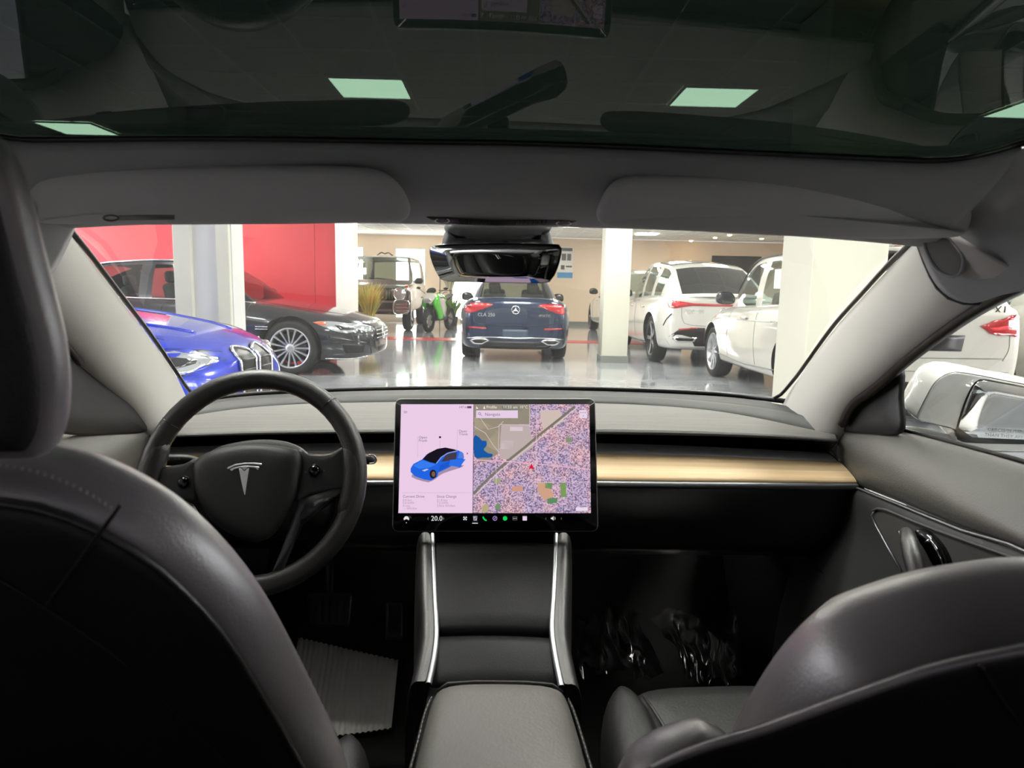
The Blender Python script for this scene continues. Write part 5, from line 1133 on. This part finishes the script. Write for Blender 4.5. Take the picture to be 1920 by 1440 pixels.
for s in (-1, 1):
    c2_.decal('headlight_surround', 'right' if s < 0 else 'left', [(1.71, .69), (1.82, .75), (2.05, .755), (2.24, .73), (2.345, .675), (2.315, .605), (2.15, .575), (1.94, .585), (1.79, .63)], M_trimb, smooth=30, off=.003, th=.004)
    c2_.decal('headlight', 'right' if s < 0 else 'left', [(1.74, .69), (1.84, .735), (2.05, .74), (2.22, .715), (2.325, .67), (2.30, .62), (2.15, .59), (1.95, .60), (1.81, .64)], M_lens, smooth=30, th=.01)
    c2_.decal('headlight_core', 'right' if s < 0 else 'left', [(1.82, .70), (2.0, .72), (2.2, .695), (2.27, .66), (2.1, .615), (1.9, .63)], M_lensd, smooth=20, off=.012, th=.01)
    for x, z in ((1.95, .668), (2.13, .658)):
        p, nd = c2_.proj('right' if s < 0 else 'left', x, z); lathe('projector', [(.045, .01), (.045, .03), (.03, .034)], M_chrome, c2_.t, o=p, ax=nd, n=16)
    kg = c2_.decal('kidney_grille', 'front', [(s*.03, .70), (s*.20, .73), (s*.25, .66), (s*.24, .44), (s*.18, .34), (s*.05, .34), (s*.03, .45)], M_trimb, smooth=26, off=.012, th=.02)
    c2_.seam('front', [(s*.03, .70), (s*.12, .725), (s*.20, .725), (s*.25, .66), (s*.245, .50), (s*.20, .35), (s*.05, .34), (s*.03, .45), (s*.03, .70)], M_chrome, .012, 'grille_frame', kg, 40, off=.016)
    for z in (.64, .57, .50, .43): c2_.seam('front', [(s*.05, z), (s*.23, z)], M_rimd, .008, 'grille_bar', kg, 5, off=.02)
    c2_.seam('top', [(1.0, s*.50), (1.6, s*.42), (2.1, s*.26)], P_blue, .012, 'bonnet_crease', n=24); c2_.seam('top', [(.95, s*.70), (1.6, s*.69), (2.05, s*.56)], M_trimb, .004)
    c2_.decal('side_intake', 'front', [(s*.45, .42), (s*.72, .46), (s*.74, .32), (s*.5, .26)], M_trimb)
c2_.decal('lower_intake', 'front', [(-.4, .30), (.4, .30), (.35, .2), (-.35, .2)], M_trimb)
c2_.seam('right', [(.85, .95), (.83, .7), (.78, .3)])

# ---------- boxy off-roader (faces us)
S = dict(L=4.6, W=.965, R=.41, axles=(-1.42, 1.43), paint=P_brown, spokes=5, spw=.09, rimmat=M_rimd, mid=.5,
     w=[(-2.3, .85), (-2.2, .90), (-1.9, .92), (1.9, .92), (2.2, .90), (2.3, .86)], wt=[(-2.3, .80), (-2.2, .86), (0, .87), (2.2, .84), (2.3, .78)],
     top=[(-2.3, 1.0), (-2.2, 1.26), (.7, 1.27), (1.0, 1.25), (2.1, 1.19), (2.26, 1.12), (2.3, 1.0)], bot=[(-2.3, .6), (-2.0, .45), (2.0, .45), (2.3, .55)], crown=[(0, .03)], mir=(.8, 1.26), mirpaint=M_trimb,
     green=dict(x=(.92, .62, -2.05, -2.2), wr=.76, z=(1.93, 1.96, 1.94), panes=[(.12, .36), (.38, .62), (.66, .88)], cb=.2))
c3 = Car('off_roader', 'boxy bronze-grey off-roader facing us behind the potted grass', 'car', (-3.27, 19.75), math.radians(-90), S)
c3.decal('grille', 'front', [(-.58, 1.10), (.58, 1.10), (.58, .80), (-.58, .80)], M_trimb, th=.03, off=.02)
for k in range(15): box('grille_bar', (2.335, -.54+k*.077, .95), (.012, .014, .26), M_chrome, c3.t)
star(c3, 'front', 0, .95, .12, M_chrome)
for s in (-1, 1):
    o = V((2.30, s*.72, .96)); lathe('headlight', [(.15, 0), (.155, .03), (.14, .045), (.06, .055)], M_lens, c3.t, o=o, ax=V((1, 0, 0)), n=24); tube('headlight_ring', arc(o+V((.04, 0, 0)), .15, 0, 345, 24, V((0, 1, 0)), V((0, 0, 1))), .014, M_chrome, c3.t, closed=True, n=6)
    puff('fender', [V((2.2, s*.80, .55)), V((2.2, s*.985, .55)), V((2.2, s*.985, 1.03)), V((2.2, s*.90, 1.06)), V((2.2, s*.86, .9))], [(0, -.75), (0, -.02), (.02, .03)], P_brown, c3.t, n=V((1, 0, 0)))
    box('turn_signal', (2.0, s*.86, 1.15), (.2, .09, .07), M_amber, c3.t, bevel=.02)
    for z in (.54, .62, .70): box('bumper_slat', (2.395, s*.78, z), (.02, .3, .025), M_chrome, c3.t, bevel=.005)
    tube('bumper_frame', [V((2.40, s*y, z)) for y, z in ((.60, .48), (.92, .5), (.97, .58), (.95, .78), (.62, .79))], .018, M_chrome, c3.t, closed=True, n=6, smooth=24)
box('bumper', (2.3, 0, .62), (.16, 1.88, .34), P_brown, c3.t, bevel=.05); box('bumper_intake', (2.385, 0, .66), (.02, 1.1, .16), M_trimb, c3.t); box('number_plate', (2.40, 0, .68), (.02, .46, .14), mat('plate_grey', (120, 112, 106), .5), c3.t, bevel=.01); box('skid_plate', (2.36, 0, .48), (.08, 1.3, .07), M_trimb, c3.t, bevel=.02)
for s in (-1, 1): tube('wiper', [V((1.0, s*.1+.25, 1.33)), V((.97, s*.1-.2, 1.36))], .01, M_trimb, c3.t, n=5)
tube('roof_light', [V((.2, .22, 2.0)), V((.2, .1, 2.08)), V((.2, 0, 2.05)), V((.2, -.1, 2.08)), V((.2, -.22, 2.0))], .018, M_trimb, c3.t, n=6, smooth=16)

# ---------- dark blue coupe seen from behind
S = dict(L=4.69, W=.915, R=.335, axles=(-1.42, 1.31), paint=P_navy, spokes=10, rimmat=M_rimd, mid=.5,
     w=[(-2.345, .66), (-2.31, .76), (-2.24, .83), (-2.05, .885), (-1.5, .915), (1.3, .915), (1.9, .87), (2.2, .74), (2.345, .5)], wt=[(-2.345, .52), (-2.25, .61), (-2.0, .69), (-1.4, .74), (0, .75), (1.0, .72), (1.8, .68), (2.345, .38)],
     top=[(-2.345, .88), (-2.30, 1.00), (-2.2, 1.035), (-1.9, 1.03), (-1.0, 1.0), (.6, .98), (1.0, .96), (1.8, .84), (2.345, .58)], bot=[(-2.345, .25), (-2.25, .20), (-1.8, .18), (1.8, .17), (2.345, .26)],
     crown=[(-2.345, .02), (-2.2, .035), (-1.5, .05), (.8, .05), (1.8, .07), (2.345, .04)], mir=(.58, .94), mirpaint=M_trimb, green=dict(x=(.95, .15, -.85, -1.92), wr=.53, z=(1.40, 1.43, 1.37), panes=[(.14, .47), (.50, .70)], cb=.03), seats=((.1, .36, 1.28), (.1, -.36, 1.28), (-.75, .34, 1.20), (-.75, -.34, 1.20)))
c4 = Car('coupe', 'dark blue four-door coupe seen from behind in mid-floor', 'car', (.24, 13.12), math.radians(90), S)
for s in (-1, 1):
    l_ = c4.decal('tail_light', 'rear', [(s*.36, .905), (s*.45, .93), (s*.62, .925), (s*.76, .92), (s*.83, .88), (s*.81, .80), (s*.74, .77), (s*.62, .80), (s*.50, .845)], M_lampred, smooth=30, off=.008)
    c4.decal('tail_light_strip', 'rear', [(s*.42, .905), (s*.62, .905), (s*.76, .895), (s*.77, .87), (s*.62, .875), (s*.46, .885)], M_lampred2, off=.016, par=l_, th=.006)
    c4.decal('reflector', 'rear', [(s*.46, .545), (s*.74, .555), (s*.74, .535), (s*.46, .52)], M_lampred, off=.008, cuts=2)
    e_ = c4.decal('exhaust_tip', 'rear', [(s*.40, .345), (s*.48, .375), (s*.64, .375), (s*.72, .34), (s*.66, .285), (s*.52, .28)], M_chrome, off=.014, th=.02)
    c4.decal('exhaust_bore', 'rear', [(s*.44, .342), (s*.50, .360), (s*.63, .36), (s*.68, .335), (s*.63, .300), (s*.53, .297)], M_trimb, off=.022, par=e_, th=.006)
    c4.seam('rear', [(s*.72, .62), (s*.78, .45), (s*.76, .34)], M_trimb, .008, 'bumper_crease')
c4.decal('number_plate', 'rear', [(-.20, .52), (.20, .52), (.20, .37), (-.20, .37)], M_platec, off=.01); c4.decal('diffuser', 'rear', [(-.62, .33), (.62, .33), (.52, .22), (-.52, .22)], M_trimb, off=.006)
c4.seam('rear', [(-.76, .375), (-.4, .395), (0, .385), (.4, .395), (.76, .375)], M_chrome, .011, 'chrome_strip', off=.008); c4.seam('rear', [(-.66, .72), (-.62, .62), (-.3, .58), (0, .575), (.3, .58), (.62, .62), (.66, .72)], M_trimb, .006)
c4.seam('rear', [(-.60, .99), (-.3, 1.005), (0, 1.01), (.3, 1.005), (.60, .99)], P_navy, .016, 'spoiler_lip', off=.002)
star(c4, 'rear', 0, .83, .062, M_chrome); c4.badge('rear', 'CLA 250', .46, .745, .075, M_chrome); c4.badge('rear', '4MATIC', -.46, .745, .055, M_chrome)

# ---------- white electric crossover seen from behind
def suv(name, label, loc, S, rz=90): return Car(name, label, 'car', loc, math.radians(rz), S)
SU = dict(dome=.06, L=4.86, W=.97, R=.385, axles=(-1.52, 1.50), paint=P_wh, spokes=5, spw=.08, rimmat=M_rimd, mid=.5,
     w=[(-2.43, .72), (-2.39, .82), (-2.3, .89), (-2.05, .94), (-1.5, .97), (1.4, .97), (2.0, .91), (2.3, .76), (2.43, .5)], wt=[(-2.43, .70), (-2.3, .79), (-1.9, .82), (0, .81), (1.0, .78), (1.8, .72), (2.43, .4)],
     top=[(-2.43, 1.05), (-2.38, 1.12), (-2.2, 1.14), (-1, 1.14), (.7, 1.08), (1.1, 1.06), (2.0, .92), (2.43, .62)], bot=[(-2.43, .32), (-2.3, .26), (-1.8, .24), (1.8, .22), (2.43, .3)], crown=[(-2.43, .03), (-1, .05), (1.5, .07), (2.43, .04)], mir=(.72, 1.08), mirpaint=M_trimb,
     green=dict(x=(1.08, .30, -1.40, -2.36), wr=.61, z=(1.62, 1.67, 1.57), panes=[(.12, .36), (.38, .58), (.61, .78)], rearglass=M_dglass, cb=.03, roofglass=True))
c5 = suv('crossover', 'white electric crossover with a red tail light right across its back', (3.45, 12.95), SU)
tb = c5.decal('tail_light', 'rear', [(-.86, 1.015), (-.80, 1.035), (-.5, 1.0), (0, .985), (.5, 1.0), (.80, 1.035), (.86, 1.015), (.84, .925), (.74, .915), (.5, .955), (0, .955), (-.5, .955), (-.74, .915), (-.84, .925)], M_lampred, off=.008)
for s in (-1, 1):
    c5.decal('tail_light_strip', 'rear', [(s*.56, .985), (s*.80, 1.01), (s*.81, .95), (s*.72, .935)], M_lampred2, off=.016, par=tb, th=.006)
    c5.decal('bumper_vent', 'rear', [(s*.40, .47), (s*.74, .475), (s*.78, .44), (s*.72, .40), (s*.44, .40)], M_chrome, off=.014); c5.decal('vent_bore', 'rear', [(s*.44, .455), (s*.72, .46), (s*.74, .44), (s*.70, .415), (s*.47, .415)], M_trimb, off=.02, th=.006)
    c5.seam('rear', [(s*.80, .83), (s*.86, .74), (s*.89, .64)], M_trimb, .012, 'air_slit'); 
c5.decal('lower_bumper', 'rear', [(-.86, .44), (-.70, .58), (-.5, .62), (.5, .62), (.70, .58), (.86, .44), (.78, .30), (-.78, .30)], M_trimb, off=.005); c5.decal('reflector', 'rear', [(-.70, .60), (-.40, .625), (-.40, .605), (-.68, .575)], M_lampred, off=.01); c5.decal('reflector', 'rear', [(.70, .60), (.40, .625), (.40, .605), (.68, .575)], M_lampred, off=.01)
c5.seam('rear', [(-.62, 1.12), (-.66, .9), (-.62, .70), (-.45, .655), (0, .65), (.45, .655), (.62, .70), (.66, .9), (.62, 1.12)], M_basegrey, .005); c5.badge('rear', 'EQE 350', .46, .865, .085, M_chrome); star(c5, 'rear', 0, .86, .07, M_chrome)
for x in (.72, -.30): c5.seam('left', [(x, 1.02), (x-.02, .7), (x-.04, .36)], M_basegrey, .005)
for x in (.05, -.95): c5.handle('left', x, .90, P_wh)
c5.decal('wheel_arch_trim', 'left', [(1.1, .30), (-1.05, .30), (-1.05, .24), (1.1, .24)], M_trimb, cuts=4)

# ---------- white crossover seen past the right pillar
S = dict(SU, L=4.44, W=.91, R=.35, axles=(-1.32, 1.35), paint=P_wh2, spokes=10, spw=.03, rimmat=M_rim, mirpaint=M_trimb, seats=((.1, .36, 1.32),),
     w=[(-2.22, .74), (-2.18, .83), (-2.05, .88), (-1.7, .905), (1.4, .91), (1.9, .86), (2.22, .5)], wt=[(-2.22, .72), (-2.1, .79), (-1.7, .78), (0, .78), (1.0, .75), (2.22, .4)],
     top=[(-2.22, 1.02), (-2.18, 1.10), (-2.0, 1.12), (-1, 1.10), (.7, 1.05), (1.1, 1.04), (1.9, .92), (2.22, .66)], bot=[(-2.22, .32), (-2.1, .26), (-1.8, .24), (1.8, .22), (2.22, .3)], crown=[(-2.22, .02), (-1, .05), (1.5, .07), (2.22, .04)], mir=(.7, 1.05),
     green=dict(x=(1.05, .35, -1.75, -2.15), wr=.64, z=(1.56, 1.60, 1.555), panes=[(.12, .36), (.38, .60), (.63, .78)], rearglass=M_dglass, cb=.06))
c7 = suv('crossover', 'white crossover half hidden by the broad column, red tail light outside the right window', (3.82, 8.15), S, 89)
for s in (-1, 1):
    l_ = c7.decal('tail_light', 'rear', [(s*.42, .925), (s*.50, .955), (s*.70, .985), (s*.74, 1.03), (s*.79, 1.04), (s*.825, .98), (s*.83, .84), (s*.76, .85), (s*.52, .86)], M_lampred, off=.010); c7.decal('tail_light_strip', 'rear', [(s*.50, .91), (s*.70, .94), (s*.70, .90), (s*.54, .885)], M_lampred2, off=.018, par=l_, th=.006)
    c7.seam('rear', [(s*.70, .86), (s*.705, .72), (s*.66, .62)], M_basegrey, .005)
c7.badge('rear', 'X1', -.60, 1.065, .10, M_rimd); c7.decal('number_plate_recess', 'rear', [(-.30, .84), (.30, .84), (.28, .70), (-.28, .70)], M_trimb)
c7.seam('rear', [(-.66, .64), (0, .635), (.66, .64)], M_basegrey, .006); c7.seam('rear', [(-.80, .52), (0, .515), (.80, .52)], M_basegrey, .005); c7.decal('lower_bumper', 'rear', [(-.74, .42), (.74, .42), (.68, .33), (-.68, .33)], M_trimb, off=.006)
for x in (.62, -.36): c7.seam('left', [(x, 1.0), (x-.02, .7), (x-.04, .36)], M_basegrey, .005)
for x in (.0, -1.0): c7.handle('left', x, .88, P_wh2)
c7.seam('left', [(-1.9, .90), (-.5, .86), (.7, .84), (1.3, .82)], P_wh2, .010, 'character_line'); c7.seam('left', [(.95, .36), (0, .33), (-.95, .36)], M_basegrey, .010, 'sill_line'); c7.badge('left', 'xDrive', 1.0, .66, .035, M_chrome)
tube('window_line', [V((p.x, p.y+.012, p.z+.006)) for p in c7.T[3:36]], .009, M_trimb, c7.t, n=6)
tube('roof_fin', [V((-1.3, 0, 1.63)), V((-1.5, 0, 1.68)), V((-1.62, 0, 1.70)), V((-1.64, 0, 1.62))], .02, P_wh2, c7.t, n=6)
box('roof_spoiler', (-1.86, 0, 1.585), (.34, 1.16, .035), P_wh2, c7.t, bevel=.012)

# ---------- two more white cars
c8 = suv('crossover', 'white crossover far back behind the slim column', (3.56, 18.6), dict(SU, L=4.6, paint=P_wh, green=dict(SU['green'], rearglass=M_cglass, roofglass=None)))
for s in (-1, 1): c8.decal('tail_light', 'rear', [(s*.50, 1.0), (s*.84, 1.02), (s*.84, .92), (s*.55, .93)], M_lampred)
c8.seam('left', [(.72, 1.02), (.7, .7), (.68, .36)], M_basegrey, .005); c8.handle('left', .05, .9, P_wh)
c9 = suv('crossover', 'white car just cut off by the right edge beyond the red corner tail light', (6.12, 8.7), dict(SU, L=4.7, paint=P_wh2, green=dict(SU['green'], roofglass=None)))
for s in (-1, 1): c9.decal('tail_light', 'rear', [(s*.50, 1.0), (s*.84, 1.02), (s*.84, .92), (s*.55, .93)], M_lampred)
c9.seam('left', [(.72, 1.02), (.7, .7), (.68, .36)], M_basegrey, .005)
# ================================================================== MOTORCYCLE AND PLANTS
P_green = paint('lime_green_paint', (74, 200, 34)); 
mc = thing('motorcycle', 'lime green and white sport motorcycle beside the off-roader', 'motorcycle', (-1.62, 18.3, 0), math.radians(-108))
def mwheel(x):
    ty = tube('wheel', arc(V((x, 0, .30)), .26, 0, 350, 30, V((1, 0, 0)), V((0, 0, 1))), .06, M_tyre, mc, closed=True, n=10)
    tube('rim', arc(V((x, 0, .30)), .20, 0, 350, 30, V((1, 0, 0)), V((0, 0, 1))), .018, M_rimd, ty, closed=True, n=6)
    lathe('brake_disc', [(.15, .03), (.15, .036), (.09, .036)], M_alu, ty, o=V((x, 0, .30)), ax=V((0, 1, 0)), n=24)
    for k in range(5):
        a_ = k*1.2566+.3; tube('spoke', [V((x, 0, .30)), V((x+.2*math.cos(a_), 0, .30+.2*math.sin(a_)))], .014, M_rimd, ty, n=5)
mwheel(.70); mwheel(-.70)
for s in (-1, 1):
    tube('fork', [V((.70, s*.09, .30)), V((.48, s*.09, .86))], .022, M_rimd, mc, n=8); tube('handlebar', [V((.47, s*.1, .90)), V((.42, s*.34, .88))], .014, M_trimb, mc, n=6)
    tube('mirror_stalk', [V((.55, s*.16, .98)), V((.50, s*.36, 1.10))], .008, M_trimb, mc, n=5); puff('mirror', spl([V((.50, s*.38+u, 1.12+v)) for u, v in ((-.07, 0), (0, .035), (.07, .01), (.02, -.035))], 16, True), [(.01, -.02), (0, 0), (.004, .01)], M_trimb, mc, n=V((-1, 0, 0)))
    fa = [V((x, s*.17, z)) for x, z in ((.72, .72), (.62, .92), (.40, .95), (.1, .78), (-.05, .6), (.1, .38), (.35, .32), (.5, .5))]
    puff('fairing', spl(fa, 30, True), [(.0, -.05), (0, 0), (.03, .03)], P_green, mc, n=V((0, s, 0))); puff('fairing_stripe', spl([p+V((0, s*.032, 0)) for p in (fa[1]*.8+fa[4]*.2, fa[2], fa[3], fa[5])], 16, True), [(0, -.01), (.0, .006)], P_wh, mc, n=V((0, s, 0)))
rows = [[V((x, y*w_, z+.06*(1-y*y))) for y in (-1, -.5, 0, .5, 1)] for x, w_, z in ((.80, .08, .70), (.72, .16, .84), (.60, .18, .96))]
grid('nose_cowl', rows, P_wh, mc, thick=.01); grid('screen', [[V((x, y*w_, z+.05*(1-y*y))) for y in (-1, 0, 1)] for x, w_, z in ((.62, .16, .97), (.48, .14, 1.12))], M_dglass, mc, thick=.006)
puff('fuel_tank', spl([V((x, 0, z)) for x, z in ((.40, .88), (.2, .98), (-.1, .92), (-.15, .78), (.3, .72))], 26, True), [(.05, -.15), (.01, -.11), (0, 0), (.01, .11), (.05, .15)], P_green, mc)
puff('seat', spl([V((x, 0, z)) for x, z in ((-.1, .80), (-.35, .78), (-.75, .92), (-.80, .98), (-.5, .90), (-.2, .86))], 26, True), [(.02, -.1), (0, -.06), (0, .06), (.02, .1)], M_trimb, mc); box('engine', (.05, 0, .48), (.5, .28, .4), M_rimd, mc, bevel=.05)
tube('swing_arm', [V((-.70, .08, .30)), V((-.1, .08, .42))], .03, M_rimd, mc, n=6); tube('exhaust', [V((.2, -.14, .25)), V((-.3, -.17, .28)), V((-.75, -.2, .5))], [.03, .03, .05], M_alu, mc, n=8)
for x in (.62,): puff('headlight', spl([V((.80, y, z)) for y, z in ((-.12, .80), (0, .76), (.12, .80), (.06, .86), (-.06, .86))], 16, True), [(0, -.04), (0, .0), (.01, .012)], M_lens, mc, n=V((1, 0, 0)))
# potted ornamental grass
def blades(name, c, n, h, spread, m, par, seed, wd=.012, droop=.35):
    rnd = random.Random(seed); vs_, fs = [], []
    for k in range(n):
        a_ = rnd.uniform(0, 6.283); r = rnd.uniform(0, .09); hh = h*rnd.uniform(.65, 1.05); sp = spread*rnd.uniform(.2, 1); tw = rnd.uniform(0, 3.14); side = V((math.cos(tw), math.sin(tw), 0)); d = V((math.cos(a_), math.sin(a_), 0)); i = len(vs_)
        for t in (0, .35, .7, 1):
            p = V(c)+d*(r+sp*t**1.6)+V((0, 0, hh*(t-droop*.5*t**3))); w_ = wd*(1-t*.85); vs_ += [p-side*w_, p+side*w_]
        fs += [(i+2*q, i+2*q+1, i+2*q+3, i+2*q+2) for q in range(3)]
    o = mesh(name, vs_, fs, m, par); o['kind'] = 'stuff'; return o
gp = at(690, 640, Y=15.6); gx = -2.98
pt = thing('potted_grass', 'golden ornamental grass in a pot before the off-roader', 'plant', (gx, 15.6, 0))
M_pot = mat('planter', (60, 56, 54), .5)
lathe('pot', [(.14, 0), (.20, .30), (.21, .32), (.18, .32), (.17, .28)], M_pot, pt, o=V((gx, 15.6, 0)), n=20)
blades('foliage', (gx, 15.6, .28), 420, 1.12, .36, mat('golden_grass', (226, 196, 96), .7, var=((4, 4, 4), (190, 186, 90))), pt, 3); blades('foliage', (gx, 15.6, .28), 120, .8, .28, mat('olive_grass', (150, 164, 78), .7), pt, 4)
# leafy plant behind the motorcycle and a slim black stand
lp = thing('potted_plant', 'leafy green plant with trailing white blossom behind the motorcycle', 'plant', (-1.45, 20.8, 0))
lathe('pot', [(.14, 0), (.18, .26), (.19, .28), (.16, .28)], M_pot, lp, o=V((-1.45, 20.8, 0)), n=18)
blades('foliage', (-1.45, 20.8, .22), 160, .75, .42, mat('leaf_green', (110, 150, 60), .6), lp, 8, wd=.028)
tube('stem', [V((-1.5, 20.8, .25)), V((-1.52, 20.82, 1.0)), V((-1.6, 20.8, 1.75))], .015, mat('stem_brown', (96, 80, 58), .8), lp, n=6)
blades('blossom', (-1.55, 20.8, 1.1), 110, .65, .34, mat('pale_leaf', (206, 204, 170), .7), lp, 9, wd=.024)
sd = thing('display_stand', 'slim black metal display stand behind the motorcycle', 'stand', (-1.74, 21.8, 0))
for x in (-1.92, -1.55): tube('post', [V((x, 21.8, 0)), V((x, 21.8, 2.1))], .014, M_trimb, sd, n=6)
for z in (.35, .75, 1.05): box('shelf', (-1.735, 21.8, z), (.42, .24, .02), M_trimb, sd)
tube('scroll', arc(V((-1.735, 21.78, .55)), .14, 0, 300, 20), .010, M_trimb, sd, n=5); tube('scroll', arc(V((-1.735, 21.78, .90)), .1, 60, 340, 20), .010, M_trimb, sd, n=5)
